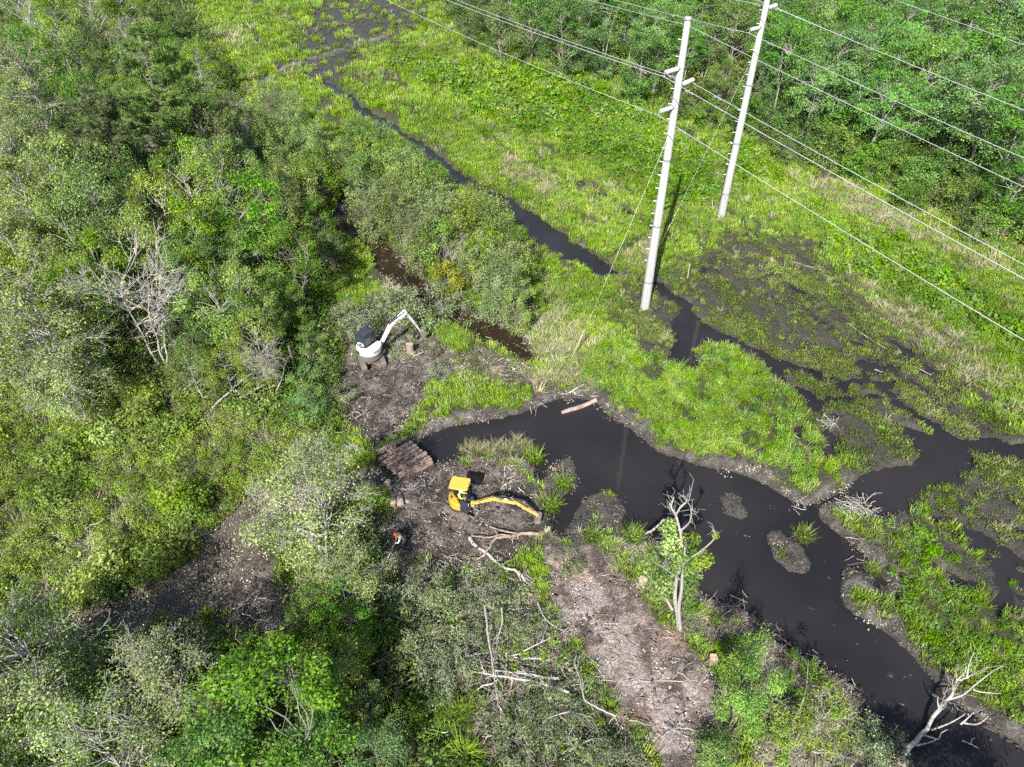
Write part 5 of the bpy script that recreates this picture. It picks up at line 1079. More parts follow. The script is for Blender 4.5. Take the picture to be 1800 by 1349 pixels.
# cab: pillars, glass, roof with edge lip
cx0, cx1, cy0_, cy1_, cz0, cz1 = -0.46, 0.86, -0.10, 0.90, z0 + 0.19, z0 + 1.86
m = MB(); m.box(((cx0 + cx1) / 2, (cy0_ + cy1_) / 2, cz0 + 0.32), (cx1 - cx0, cy1_ - cy0_, 0.62)); m.build('cab_base', M['black'], we, bevel=0.04)
for x, y in ((cx0, cy0_), (cx0, cy1_), (cx1 - 0.05, cy0_), (cx1 - 0.05, cy1_), (0.3, cy1_), (0.3, cy0_)):
    m = MB(); m.box((x + (0.04 if x < 0 else -0.02), y + (0.04 if y < 0.4 else -0.04), (cz0 + 0.6 + cz1) / 2), (0.08, 0.08, cz1 - cz0 - 0.6)); m.build('cab_pillar', M['black'], we, bevel=0.012)
for c, s in ((((cx0 + cx1) / 2, cy0_ + 0.03, cz0 + 1.14), (cx1 - cx0 - 0.14, 0.012, 1.02)), (((cx0 + cx1) / 2, cy1_ - 0.03, cz0 + 1.14), (cx1 - cx0 - 0.14, 0.012, 1.02)), ((cx1 - 0.06, (cy0_ + cy1_) / 2, cz0 + 1.14), (0.012, cy1_ - cy0_ - 0.14, 1.02)), ((cx0 + 0.03, (cy0_ + cy1_) / 2, cz0 + 1.14), (0.012, cy1_ - cy0_ - 0.14, 1.02))):
    m = MB(); m.box(c, s); m.build('cab_window', M['glass'], we)
m = MB(); m.box(((cx0 + cx1) / 2, (cy0_ + cy1_) / 2, cz1 + 0.04), (cx1 - cx0 + 0.06, cy1_ - cy0_ + 0.06, 0.10)); roof = m.build('cab_roof', M['black'], we, bevel=0.035)
m = MB(); m.box(((cx0 + cx1) / 2 - 0.05, (cy0_ + cy1_) / 2, cz1 + 0.10), (cx1 - cx0 - 0.30, cy1_ - cy0_ - 0.16, 0.03)); m.build('roof_panel', M['navy'], roof, bevel=0.012)
for k in range(5):
    m = MB(); m.box((cx1 - 0.11, cy0_ + 0.16 + 0.17 * k, cz1 + 0.105), (0.14, 0.06, 0.03)); m.build('roof_vent', M['black'], roof)
# rear cab window: pale oval and dark mark painted as its sky reflection
m = MB(); ov = [(0.40 + 0.34 * math.cos(2 * math.pi * k / 24), cz0 + 0.93 + 0.17 * math.sin(2 * math.pi * k / 24)) for k in range(24)]
m.prism(ov, 'x', cx0 - 0.018, cx0 - 0.008); em = m.build('painted_reflection', M['decal_white'], we)
m = MB(); ov2 = [(0.40 + dx, cz0 + 0.93 + dz) for dx, dz in ((-0.20, -0.06), (-0.10, -0.10), (0.02, -0.09), (0.16, -0.11), (0.22, -0.02), (0.14, 0.02), (0.10, 0.10), (0.02, 0.05), (-0.08, 0.11), (-0.10, 0.03), (-0.20, 0.04))]
m.prism(ov2, 'x', cx0 - 0.024, cx0 - 0.019); m.build('painted_reflection_mark', M['navy'], em)
m = MB(); m.tube([(0.9, 0.95, z0 + 0.7), (0.9, 1.0, z0 + 1.25)], 0.018, 6); m.build('grab_rail', M['black'], we)
bo = empty('boom_swing', (1.0, -0.18, 0), math.radians(-27)); bo.parent = we
m = MB(); m.prism([(-0.12, -0.2), (0.28, -0.14), (0.28, 0.14), (-0.12, 0.2)], 'z', z0 - 0.06, z0 + 0.46); m.build('swing_bracket', M['black'], bo, bevel=0.03)
bk = arm_chain(bo, (0.12, 0, 0), [(0, z0 + 0.34), (1.05, z0 + 1.9), (2.5, z0 + 2.6), (3.5, 1.05)], 0.34, M['white_paint'], M['white_paint'], 'bucket_steel', 0.62, 0.78, 0.1)
for s in (-1, 1):
    m = MB(); m.box((1.75, s * 0.174, z0 + 2.2), (0.5, 0.006, 0.085), Ry(-0.45)); m.build('boom_lettering', M['decal_red'], bo)
# hydraulic thumb gripping a stump
m = MB(); bar(m, (3.2, 0, 1.2), (3.05, 0, 0.45), 0.3, 0.08, 0.1); m.build('thumb', M['black'], bo, bevel=0.01)
tag(we, 'white mini excavator with black cab digging beside the brush', 'excavator')
def dissolve(em):
    """hand an empty's children to its parent and drop the empty"""
    par = em.parent; mb = Matrix.LocRotScale(em.location, em.rotation_euler, em.scale)
    for ch in list(em.children):
        cb = Matrix.LocRotScale(ch.location, ch.rotation_euler, ch.scale); ch.parent = par; w = mb @ cb
        ch.location = w.translation; ch.rotation_euler = w.to_euler()
    bpy.data.objects.remove(em)
for e in (ye, we):
    for ch in [c for c in e.children if c.type == 'EMPTY' and c.name.split('.')[0] in ('undercarriage', 'boom_swing')]: dissolve(ch)
MS = 0.77
ye.scale = (MS, MS, MS); we.scale = (0.8, 0.8, 0.8)

# ------------------------------------------------------------------ people
def skin_obj(name, J, E_, mat, parent, root=0, sub=2):
    """J: list of (x, y, z, radius); E_: index pairs"""
    me = bpy.data.meshes.new(name); me.from_pydata([j[:3] for j in J], E_, []); me.update()
    me.materials.append(mat); o = link(name, me, parent)
    o.modifiers.new('skin', 'SKIN'); sk = me.skin_vertices[0].data
    for i, j in enumerate(J): r = j[3]; sk[i].radius = (r, r) if not hasattr(r, '__len__') else r; sk[i].use_root = i == root
    o.modifiers['skin'].use_smooth_shade = True; s = o.modifiers.new('smooth', 'SUBSURF'); s.levels = 1; s.render_levels = sub
    return o
def figure(name, loc, rz, pose, label, top, legs, hat, vest=None):
    e = empty(name, loc, rz); e.scale = (MS, MS, MS); P_ = {k: Vector(v) for k, v in pose.items()}
    J = []; E_ = []; idx = {}
    def add(key, co, r, frm=None):
        J.append((*co, r)); idx[key] = len(J) - 1
        if frm is not None: E_.append((idx[frm], idx[key]))
    add('pelvis', P_['pelvis'], (0.15, 0.11)); add('waist', P_['waist'], (0.13, 0.10), 'pelvis'); add('chest', P_['chest'], (0.16, 0.11), 'waist'); add('neck', P_['neck'], 0.055, 'chest')
    add('skull', P_['head'], 0.095, 'neck'); up = (P_['head'] - P_['neck']).normalized(); add('vertex', P_['head'] + up * 0.10, 0.075, 'skull')
    fw = P_.get('face', Vector((1, 0, -0.3))).normalized(); add('nose', P_['head'] + fw * 0.115 - up * 0.01, 0.018, 'skull'); add('chin', P_['head'] + fw * 0.085 - up * 0.085, 0.03, 'skull')
    for s, t in ((-1, 'l'), (1, 'r')):
        sh, el, wr = P_['sh' + t], P_['el' + t], P_['wr' + t]; hd = (wr - el).normalized(); hd = P_['hd' + t].normalized() if 'hd' + t in P_ else hd
        add('sh' + t, sh, 0.065, 'chest'); add('el' + t, el, 0.045, 'sh' + t); add('wr' + t, wr, 0.032, 'el' + t); add('pm' + t, wr + hd * 0.07, (0.042, 0.02), 'wr' + t)
        side = hd.cross(Vector((0, 0, 1))).normalized(); dn = side.cross(hd)
        for f in range(4):
            off = side * (0.03 - 0.02 * f); ln = (0.065, 0.078, 0.072, 0.055)[f]
            add('fa%d%s' % (f, t), wr + hd * 0.085 + off, 0.010, 'pm' + t); add('fb%d%s' % (f, t), wr + hd * (0.085 + ln * 0.55) + off - dn * 0.018, 0.009, 'fa%d%s' % (f, t)); add('fc%d%s' % (f, t), wr + hd * (0.085 + ln * 0.7) + off - dn * 0.05, 0.008, 'fb%d%s' % (f, t))
        add('ta' + t, wr + hd * 0.035 + side * 0.045 * s, 0.011, 'pm' + t); add('tb' + t, wr + hd * 0.075 + side * 0.062 * s - dn * 0.02, 0.009, 'ta' + t)
        hp, kn, an = P_['hp' + t], P_['kn' + t], P_['an' + t]; toe = P_['to' + t]
        add('hp' + t, hp, 0.095, 'pelvis'); add('kn' + t, kn, 0.06, 'hp' + t); add('an' + t, an, 0.045, 'kn' + t); add('to' + t, toe, 0.035, 'an' + t)
    skin_obj('body', J, E_, M['skin'], e)
    def sub(nm, keys, grow_, mat):
        k2 = {k: i for i, k in enumerate(keys)}; jj = [(*J[idx[k]][:3], tuple(q + grow_ for q in J[idx[k]][3]) if hasattr(J[idx[k]][3], '__len__') else J[idx[k]][3] + grow_) for k in keys]
        inv = {v: k for k, v in idx.items()}; ee = [(k2[inv[a]], k2[inv[b]]) for a, b in E_ if inv[a] in k2 and inv[b] in k2]
        return skin_obj(nm, jj, ee, mat, e)
    sub('shirt', ['waist', 'chest', 'shl', 'ell', 'shr', 'elr', 'wrl', 'wrr'], 0.022, top)
    sub('trousers', ['pelvis', 'hpl', 'knl', 'hpr', 'knr', 'anl', 'anr'], 0.024, legs)
    if vest: sub('vest', ['waist', 'chest'], 0.042, vest)
    for t in 'lr':
        m = MB(); a, b = P_['an' + t], P_['to' + t]; m.tube([a + Vector((0, 0, 0.10)), a, a + (b - a) * 0.6, b + (b - a).normalized() * 0.07], [0.062, 0.066, 0.06, 0.04], 8); m.build('boot', M['rubber'], e, smooth=True)
    H_ = P_['head']; q = up.to_track_quat('Z', 'Y').to_matrix()
    m = MB(); m.lathe([(0.0, 0.17), (0.06, 0.162), (0.11, 0.125), (0.128, 0.06), (0.130, 0.03)], 16, c=H_, rot=q); m.lathe([(0.130, 0.03), (0.165, 0.022), (0.165, 0.014), (0.12, 0.014)], 16, c=H_ + fw * 0.012, rot=q); m.build('hard_hat', hat, e, smooth=True)
    for s in (-1, 1):
        rt = up.cross(fw).normalized(); m = MB(); m.lathe([(0, 0.012), (0.016, 0.008), (0.018, 0), (0, -0.006)], 8, c=H_ + fw * 0.092 + rt * 0.035 * s + up * 0.012); m.build('eye', M['hair'], e)
        m = MB(); m.lathe([(0, 0.03), (0.015, 0.015), (0.016, -0.02), (0, -0.032)], 8, c=H_ + rt * 0.098 * s); m.build('ear', M['skin'], e)
    m = MB(); m.lathe([(0.104, -0.07), (0.112, -0.02), (0.112, 0.03)], 12, c=H_ - fw * 0.008, rot=q, a0=math.radians(60), a1=math.radians(300)); m.build('hair', M['hair'], e)
    tag(e, label, 'person'); return e
g = G(710, 963)
figure('person', (g.x, g.y, gz(g.x, g.y)), math.radians(205), dict(pelvis=(-0.06, 0, .90), waist=(.04, 0, 1.06), chest=(.20, 0, 1.26), neck=(.30, 0, 1.41), head=(.37, 0, 1.53), face=(1, 0, -0.6),
       shl=(.19, .20, 1.31), ell=(.30, .27, 1.04), wrl=(.52, .16, .93), shr=(.19, -.20, 1.31), elr=(.22, -.30, 1.03), wrr=(.40, -.12, .88), hpl=(-.05, .10, .87), knl=(.10, .15, .48), anl=(-.02, .17, .10), tol=(.14, .20, .05), hpr=(-.05, -.10, .87), knr=(.02, -.14, .47), anr=(-.18, -.15, .10), tor=(-.02, -.17, .05)),
       'worker in orange hard hat and green vest bending with a pole on the mud', M['shirt'], M['trousers'], M['orange'], M['green_vest'])
d = Rz(math.radians(205)) * MS; A = Vector((g.x, g.y, gz(g.x, g.y)))
e = empty('brush_tool', A); m = MB(); m.tube([d @ Vector((0.30, -0.14, 0.92)), d @ Vector((0.56, 0.10, 0.86)), d @ Vector((1.35, 0.62, 0.16))], 0.022, 6); m.build('shaft', M['steel'], e)
m = MB(); m.box(d @ Vector((0.24, -0.19, 0.95)), (0.2, 0.16, 0.16), d.copy()); m.build('motor', M['orange'], e, bevel=0.03)
m = MB(); m.lathe([(0, 0.02), (0.12, 0.015), (0.12, 0.0), (0, 0)], 12, c=d @ Vector((1.38, 0.64, 0.12))); m.build('cutter_head', M['black'], e)
tag(e, 'long-handled brush cutter held by the bending worker', 'tool')
zc = 0.62 + 0.45; R0 = Rz(YH); o0 = ye.location + (R0 @ Vector((-0.02, 0.12, 0)) + Vector((0, 0, zc))) * MS
figure('person', o0, YH, dict(pelvis=(-.08, 0, .06), waist=(-.09, 0, .22), chest=(-.05, 0, .42), neck=(.0, 0, .58), head=(.04, 0, .71), face=(1, -.1, -0.25), shl=(-.04, .19, .47), ell=(.08, .26, .24), wrl=(.28, .23, .27), shr=(-.04, -.19, .47), elr=(.08, -.26, .24), wrr=(.28, -.20, .27),
       hpl=(-.04, .10, .04), knl=(.36, .13, .06), anl=(.40, .13, -.26), tol=(.54, .14, -.30), hpr=(-.04, -.10, .04), knr=(.36, -.13, .06), anr=(.40, -.13, -.26), tor=(.54, -.14, -.30)),
       'operator in yellow-green vest and white hard hat seated under the yellow canopy', M['hi_vis'], M['trousers'], M['decal_white'], M['hi_vis'])

# ------------------------------------------------------------------ logs, limbs and dead wood
def smooth_path(P_, n=4):
    P_ = [np.array(p) for p in P_]; out = []
    for i in range(len(P_) - 1):
        p0 = P_[max(i - 1, 0)]; p1 = P_[i]; p2_ = P_[i + 1]; p3 = P_[min(i + 2, len(P_) - 1)]
        for k in range(n):
            t = k / n; out.append(0.5 * ((2 * p1) + (-p0 + p2_) * t + (2 * p0 - 5 * p1 + 4 * p2_ - p3) * t * t + (-p0 + 3 * p1 - 3 * p2_ + p3) * t ** 3))
    out.append(P_[-1]); return np.array(out)
def on_ground(pts, r, lift=0.0):
    out = []
    for i, q in enumerate(pts):
        z = q[2] if len(q) > 2 else None; w = G(q[0], q[1], z or 0); gzv = max(gz(w.x, w.y), WATER_Z)
        out.append((w.x, w.y, (gzv + r * 0.7 + lift) if z is None else z))
    return out
def limb(name, label, pts, r0, r1, mat, cat='log', group=None, twigs=0, seed=1, cut=False, twig_len=0.7, side=()):
    """a lying or leaning limb; pts in picture bearings with optional height"""
    rng = np.random.default_rng(seed); W_ = on_ground(pts, r0); o = np.array(W_[0]); e = empty(name, W_[0])
    path = smooth_path([np.array(p) - o for p in W_]); n = len(path); path[1:-1] += rng.normal(0, r0 * 0.18, (n - 2, 3)); tb = TB(); rr = np.linspace(r0, r1, n) * rng.uniform(0.9, 1.1, n)
    tb.tube(path, rr, 8)
    tb.tube(np.array([path[0], path[0] + (path[0] - path[1]) * 0.01]), np.array([rr[0], 0.001]), 8)
    link('stem', tb.mesh('stem', M[mat]), e)
    for sp in side:
        S_ = on_ground(sp, r1 * 1.5); sp_ = smooth_path([np.array(p) - o for p in S_]); t2 = TB(); t2.tube(sp_, np.linspace(r0 * 0.42, max(r1 * 0.6, .01), len(sp_)), 6); link('branch', t2.mesh('branch', M[mat]), e)
    for _ in range(twigs):
        k = rng.integers(n // 3, n); dirv = path[min(k + 1, n - 1)] - path[max(k - 1, 0)]; dirv = dirv / max(np.linalg.norm(dirv), 1e-6)
        d_ = dirv * 0.6 + rng.normal(0, 0.6, 3) + np.array([0, 0, 0.25]); d_ /= np.linalg.norm(d_); L = twig_len * rng.uniform(0.5, 1.3)
        t2 = TB(); pth = bend(rng, path[k], path[k] + d_ * L, 5, 0.08); t2.tube(pth, np.linspace(max(r1, 0.012) * 0.9, 0.006, 5), 4)
        for q in range(2): t2.tube(bend(rng, pth[2 + q], pth[2 + q] + (d_ + rng.normal(0, .6, 3)) * L * 0.4, 3, 0.05), np.array([0.009, 0.007, 0.004]), 3)
        link('twig', t2.mesh('twig', M[mat]), e)
    if cut:
        ax = Vector(path[0] - path[1]).normalized(); m = MB(); m.lathe([(0, 0.006), (rr[0] * 0.96, 0.006), (rr[0] * 0.96, -0.01)], 10, c=Vector(path[0]) + ax * 0.004, rot=ax.to_track_quat('Z', 'Y').to_matrix()); m.build('cut_face', M['cut_wood'], e)
    tag(e, label, cat, group); return e
limb('driftwood_log', 'straight pale brown log lying in the pond below the guy wire', [(988, 721), (1018, 712), (1048, 701)], 0.12, 0.15, 'log_brown')
limb('brown_log', 'thick brown curved trunk lying in front of the yellow bucket', [(965, 929), (953, 938), (922, 940), (900, 947), (872, 951), (858, 968, .3), (843, 985)], 0.12, 0.045, 'log_brown', twigs=7, seed=3, side=([(905, 946), (880, 940, .4), (860, 945, .4), (828, 942, .3)], [(922, 940), (890, 935, .3), (860, 926, .3)]))
limb('bare_limb', 'long pale bare limb bending away from the felled trunk', [(826, 948), (834, 960), (853, 973), (878, 992, .3), (890, 999, .35), (904, 1003, .4), (918, 1014, .3), (925, 1024), (938, 1031)], 0.10, 0.03, 'dead_wood', twigs=9, seed=5, cut=True, side=([(890, 999, .35), (891, 1012), (892, 1028)], [(908, 1005, .35), (915, 1020), (918, 1035)]))
limb('grey_branch', 'long grey branch pointing down through the cut brush', [(852, 1066, .8), (856, 1095, .9), (857, 1112, .9), (863, 1146, .85), (867, 1176, .8), (870, 1200, .7), (874, 1230, .6)], 0.055, 0.02, 'bark_pale', twigs=14, seed=7)
limb('grey_branch', 'short forked grey branch beside the long branch in the brush', [(882, 1069, .9), (883, 1092, .85), (878, 1112, .8), (872, 1130, .7)], 0.045, 0.015, 'bark_pale', twigs=10, seed=8)
limb('pale_log', 'upper of two pale logs side by side in the brush', [(982, 1193, .45), (955, 1191, .5), (933, 1186, .55), (900, 1182, .7), (870, 1178, .8)], 0.06, 0.03, 'dead_wood', twigs=9, seed=9, group='pale logs', cut=True)
limb('pale_log', 'lower of two pale logs, its fresh cut end by the dry track', [(1000, 1217, .4), (975, 1209, .45), (950, 1200, .5), (900, 1192, .65), (850, 1184, .8)], 0.065, 0.035, 'dead_wood', twigs=9, seed=10, group='pale logs', cut=True)
limb('grey_branch', 'crooked grey branch on the edge of the dry track', [(1083, 1260, .3), (1060, 1249, .4), (1030, 1233, .5), (1024, 1215, .6), (1018, 1190, .6), (1008, 1166, .5)], 0.045, 0.015, 'bark_pale', twigs=9, seed=12)
limb('broken_limb', 'snapped limb with orange torn wood beside the slender pale tree', [(728, 1100, .5), (712, 1091, .6), (695, 1085, .7), (660, 1080, .9), (620, 1070, 1.2)], 0.09, 0.05, 'log_brown', twigs=6, seed=14, cut=True)
for i, (pts, lab) in enumerate((([(650, 1170, .7), (690, 1150, .8), (735, 1120, .8), (770, 1110, .7)], 'grey limb lying across the shaded brush below the worker'), ([(700, 1060, .8), (730, 1030, .8), (760, 1010, .6)], 'thin limb at the top of the cut brush by the worker'), ([(770, 1180, .5), (800, 1160, .6), (840, 1150, .6)], 'thin limb behind the two pale logs'), ([(960, 1265, .6), (1000, 1252, .7), (1040, 1262, .5)], 'bowed pale limb at the lower end of the cut brush'),
       ([(920, 1145, .5), (950, 1130, .5), (975, 1118, .3)], 'small limb at the brush edge next to the dry track'), ([(1000, 1320, .6), (1040, 1300, .7), (1070, 1300, .5)], 'lowest pale limb in the cut brush'), ([(730, 1190, .6), (700, 1210, .7), (690, 1240, .6)], 'dark thin limb beside the cane grass'), ([(945, 1060, .3), (960, 1090, .4), (990, 1110, .2)], 'crooked limb on the dry track edge beside the bare limb'))):
    limb('cut_limb', lab, pts, 0.038, 0.014, 'bark_pale' if i % 2 else 'dead_wood', seed=60 + i, twigs=8, group='limbs in the cut brush')
limb('thin_branch', 'thin bare branch stretched over the dry mud', [(1200, 1200), (1165, 1197), (1130, 1199), (1115, 1190)], 0.03, 0.012, 'bark_pale', twigs=5, seed=15)
limb('leaning_pole', 'straight pale pole leaning over the water beside the two-stemmed tree', [(1128, 944), (1150, 930, .5), (1168, 914, .9)], 0.07, 0.05, 'dead_wood', seed=16)
limb('fallen_limb', 'long grey fallen limb in front of the scrub, upper one', [(373, 717, .5), (403, 690, .9), (433, 663, 1.2), (455, 655, 1.3), (484, 650, 1.3)], 0.06, 0.10, 'bark_pale', twigs=8, seed=18, group='fallen grey limbs')
limb('fallen_limb', 'lower of the grey fallen limbs beside the vine-covered trunk', [(400, 712, .4), (430, 695, .7), (462, 678, .9), (495, 662, 1.0)], 0.05, 0.08, 'bark_pale', twigs=7, seed=19, group='fallen grey limbs')
limb('broken_snag', 'short grey broken snag beside the vine-smothered stump', [(520, 652, .2), (514, 630, 1.6), (507, 606, 3.0)], 0.11, 0.08, 'bark', seed=20, cat='snag')
for i, (a, b, lab) in enumerate((((1412, 497), (1450, 513), 'shortest pale pole in the olive marsh behind the nearer pole'), ((1490, 564), (1580, 618), 'longest pale pole lying in the marsh'), ((1540, 644), (1582, 668), 'pale pole below the longest one in the marsh'), ((1390, 457), (1450, 475), 'weathered pole lying nearest the farther concrete pole'), ((1522, 880), (1542, 860), 'short stick floating in the pool beside the pond'), ((1395, 757), (1420, 771), 'crossed dead branch at the end of the grassy bank'), ((1610, 640), (1640, 655), 'small broken pole at the meadow edge'))):
    mid_ = ((a[0] + b[0]) / 2 + R.uniform(-4, 4), (a[1] + b[1]) / 2 + R.uniform(-3, 3)); limb('fallen_pole', lab, [a, mid_, b], 0.034, 0.02, 'bark_pale', seed=30 + i, group='poles lying in the marsh', twigs=2, twig_len=0.4)
limb('bent_stick', 'bent pale stick lying on the mud behind the yellow boom', [(887, 838), (888, 820), (896, 826), (906, 836)], 0.035, 0.02, 'dead_wood', seed=41)
limb('shore_branch', 'pale forked branch on the bank at the head of the pond', [(1000, 690), (1010, 685, .2), (1026, 676, .3)], 0.05, 0.03, 'dead_wood', seed=42, side=([(1000, 690), (985, 692), (975, 685)],))
# dead white tree fallen into the pond
f = lambda x, y, z: (1560 + x / 6.45, 1140 + y / 6.45, z)
limb('fallen_white_tree', 'bleached dead tree fallen into the pond with forked limbs', [f(170, 1210, .05), f(330, 1040, -.12), f(450, 890, .0), f(580, 690, .35), f(690, 580, .6), f(740, 480, .8), f(780, 375, 1.0), f(900, 335, 1.1), f(1000, 262, 1.25)], 0.11, 0.013, 'dead_wood', cat='fallen tree', seed=50, twigs=26, twig_len=0.7,
     side=([f(690, 580, .6), f(850, 530, .6), f(960, 440, .7), f(1100, 330, .8), f(1200, 255, .8), f(1320, 195, .9)], [f(590, 690, .35), f(570, 620, .6), f(572, 545, .9)], [f(500, 925, -.1), f(600, 890, .0), f(700, 850, .1), f(820, 785, .3), f(890, 735, .4)], [f(830, 860, .0), f(900, 800, .25), f(965, 735, .45)],
           [f(860, 845, .0), f(1020, 860, .1), f(1150, 768, .3)], [f(900, 335, 1.1), f(920, 200, 1.3), f(980, 40, 1.6)], [f(780, 375, 1.0), f(870, 280, 1.2), f(895, 200, 1.4)], [f(960, 460, .7), f(1060, 495, .5), f(1290, 515, .5)], [f(390, 975, -.1), f(500, 1010, .05), f(575, 1030, .1), f(610, 960, .3), f(680, 920, .4)], [f(330, 1100, -.1), f(430, 1080, .0), f(550, 1040, .1)]))
limb('floating_branch', 'short forked branch floating beyond the fallen white tree', [f(850, 1045, -.27), f(940, 1085, -.25), f(1030, 1130, -.27)], 0.035, 0.02, 'dead_wood', seed=51, side=([f(940, 1085, -.25), f(960, 1030, -.1), f(995, 1020, .0)],))

# standing two-stemmed half-dead tree on the shore
bt = G(1197, 1106); YB = bt.y
def on_plane(px, py, dy=0.0):
    u = (px - 900.0) / FPX; v = -(py - 674.5) / FPX; dv = Vector((u, _c + v * _s, -_s + v * _c)); t_ = (YB + dy) / dv.y
    return Vector((dv.x * t_, YB + dy, HCAM + dv.z * t_))
e = empty('two_stemmed_tree', (bt.x, bt.y, gz(bt.x, bt.y))); O_ = e.location
def wood_path(name, pts, r0, r1, k=7):
    P_ = smooth_path([np.array(on_plane(1100 + x / 5, 860 + y / 5, dy) - O_) for x, y, dy in pts]); t2 = TB(); t2.tube(P_, np.linspace(r0, r1, len(P_)), k); return link(name, t2.mesh(name, M['bark_pale']), e), P_
wood_path('trunk', [(470, 1240, 0), (455, 1100, 0), (432, 950, .1), (448, 780, .15), (488, 650, .1), (490, 500, 0), (480, 380, 0)], 0.115, 0.045)
wood_path('trunk', [(480, 1240, -.1), (466, 1050, -.15), (490, 880, -.2), (497, 740, -.2), (512, 620, -.3), (520, 500, -.4)], 0.095, 0.035)
twl = [([(480, 380, 0), (440, 230, .2), (400, 160, .4), (422, 75, .5)], .06), ([(440, 230, .2), (480, 160, .1), (535, 105, .2), (498, 55, .3)], .05), ([(488, 360, 0), (560, 290, -.2), (575, 200, -.3)], .05), ([(512, 640, -.2), (590, 590, -.4), (680, 530, -.6), (785, 425, -.8), (772, 355, -.8)], .055), ([(470, 540, 0), (400, 580, .3), (330, 690, .6)], .035), ([(410, 1060, .1), (300, 880, .5), (155, 715, .9)], .07), ([(497, 810, -.1), (400, 740, -.6), (250, 640, -1.0)], .045), ([(490, 500, 0), (540, 490, .4), (590, 440, .8)], .035), ([(400, 160, .4), (385, 120, .6), (390, 200, .7)], .025), ([(535, 105, .2), (555, 95, 0), (520, 90, .4)], .02), ([(575, 200, -.3), (590, 180, -.1)], .018)]
rng = np.random.default_rng(77)
for pts, r in twl:
    o, P_ = wood_path('branch', pts, r, r * 0.4, 5); t2 = TB()
    for _ in range(9):
        k = rng.integers(len(P_) // 3, len(P_)); d_ = rng.normal(0, 0.7, 3) + np.array([0, 0, 0.3]); t2.tube(bend(rng, P_[k], P_[k] + d_ * rng.uniform(.2, .5), 4, 0.1), np.linspace(.014, .005, 4), 3)
    link('twigs', t2.mesh('twigs', M['bark_pale']), o)
cl = [(670, 610, -.5, .5, 330, 'maple'), (590, 440, .6, .4, 200, 'maple'), (540, 560, -.2, .4, 170, 'willow'), (545, 700, .2, .4, 170, 'willow'), (550, 820, .3, .45, 200, 'willow'), (555, 930, .4, .5, 240, 'willow'), (570, 1050, .5, .5, 220, 'willow'), (790, 405, -.8, .16, 50, 'maple'), (440, 690, -.4, .4, 150, 'silver'), (420, 440, .1, .5, 220, 'silver'), (370, 350, .2, .4, 170, 'silver'), (380, 520, .2, .45, 190, 'silver'), (460, 590, -.3, .4, 170, 'silver'),
      (280, 740, .8, .6, 200, 'willow'), (200, 640, 1.2, .55, 160, 'willow'), (300, 900, .4, .6, 220, 'silver'), (240, 560, 1.4, .5, 130, 'willow'), (350, 830, .3, .5, 180, 'silver'), (610, 760, .9, .4, 160, 'silver'), (400, 300, .3, .3, 90, 'silver')]
for fo in ('maple', 'silver', 'willow'):
    PP, OO, TT = [], [], []
    for x, y, dy, r, n, k in cl:
        if k != fo: continue
        c = np.array(on_plane(1100 + x / 5, 860 + y / 5, dy) - O_); o_ = rng.normal(0, 1, (n, 3)); o_ = o_ / np.linalg.norm(o_, axis=1, keepdims=True) * (rng.uniform(.1, 1, (n, 1)) ** .5)
        PP.append(c + o_ * r * np.array([1, 1, .75])); OO.append(o_); TT.append(np.clip(rng.normal(.5, .2) + rng.normal(0, .15, n), 0, 1))
    PP = np.concatenate(PP); V, F = leaf_quads(rng, PP, 0.115 * rng.uniform(.6, 1.4, len(PP)), 0.6, np.concatenate(OO)); link('crown', mesh_np('crown', V, F, 4, LM[fo], np.repeat(np.concatenate(TT), 4)), e)
tag(e, 'half-dead tree with two pale stems and hanging moss on the pond shore', 'tree')

# stumps, cut blocks, tussocks, brush heaps
def stump(px, py, r, h, label, seed, torn=True):
    rng = np.random.default_rng(seed); g = G(px, py); e = empty('cut_stump', (g.x, g.y, gz(g.x, g.y))); n = 14; V = []; F = []
    prof = [(1.5, -0.1), (1.15, 0.12 * h), (1.0, 0.5 * h), (0.97, h)]; wob = rng.uniform(.85, 1.15, n)
    for k, (f_, z) in enumerate(prof):
        for q in range(n): a = 2 * math.pi * q / n; V.append((math.cos(a) * r * f_ * wob[q], math.sin(a) * r * f_ * wob[q], z + (rng.uniform(-.04, .04) if k == 3 else 0)))
    for k in range(3):
        for q in range(n): F.append((k * n + q, k * n + (q + 1) % n, (k + 1) * n + (q + 1) % n, (k + 1) * n + q))
    m = MB(); m.add(V, F); m.build('bark', M['log_brown'], e, smooth=True)
    m = MB(); m.add([v for v in V[3 * n:]] + [(0, 0, h + 0.01)], [(q, (q + 1) % n, n) for q in range(n)]); m.build('cut_face', M['cut_wood'], e)
    for q in range(4):
        a = q * 1.57 + rng.uniform(0, .9); m = MB(); m.tube([(math.cos(a) * r * .9, math.sin(a) * r * .9, .10), (math.cos(a) * r * 1.5, math.sin(a) * r * 1.5, .02), (math.cos(a + .2) * r * 2.0, math.sin(a + .2) * r * 2.0, -.08)], [r * .3, r * .18, r * .08], 6); m.build('root', M['log_brown'], e, smooth=True)
    tag(e, label, 'stump', 'cut stumps'); return e
stump(722, 624, .22, .75, 'split pale stump under the white excavator bucket', 1)
stump(1252, 1163, .20, .35, 'pale cut stump beside the fresh green tree on the mud', 2)
stump(683, 858, .18, .45, 'pale split stump at the end of the timber bridge', 3)
stump(1583, 1342, .2, .22, 'round pale stump at the water edge under the fallen white tree', 4)
stump(1128, 1025, .22, .3, 'bleached stump beside the two-stemmed tree', 5)
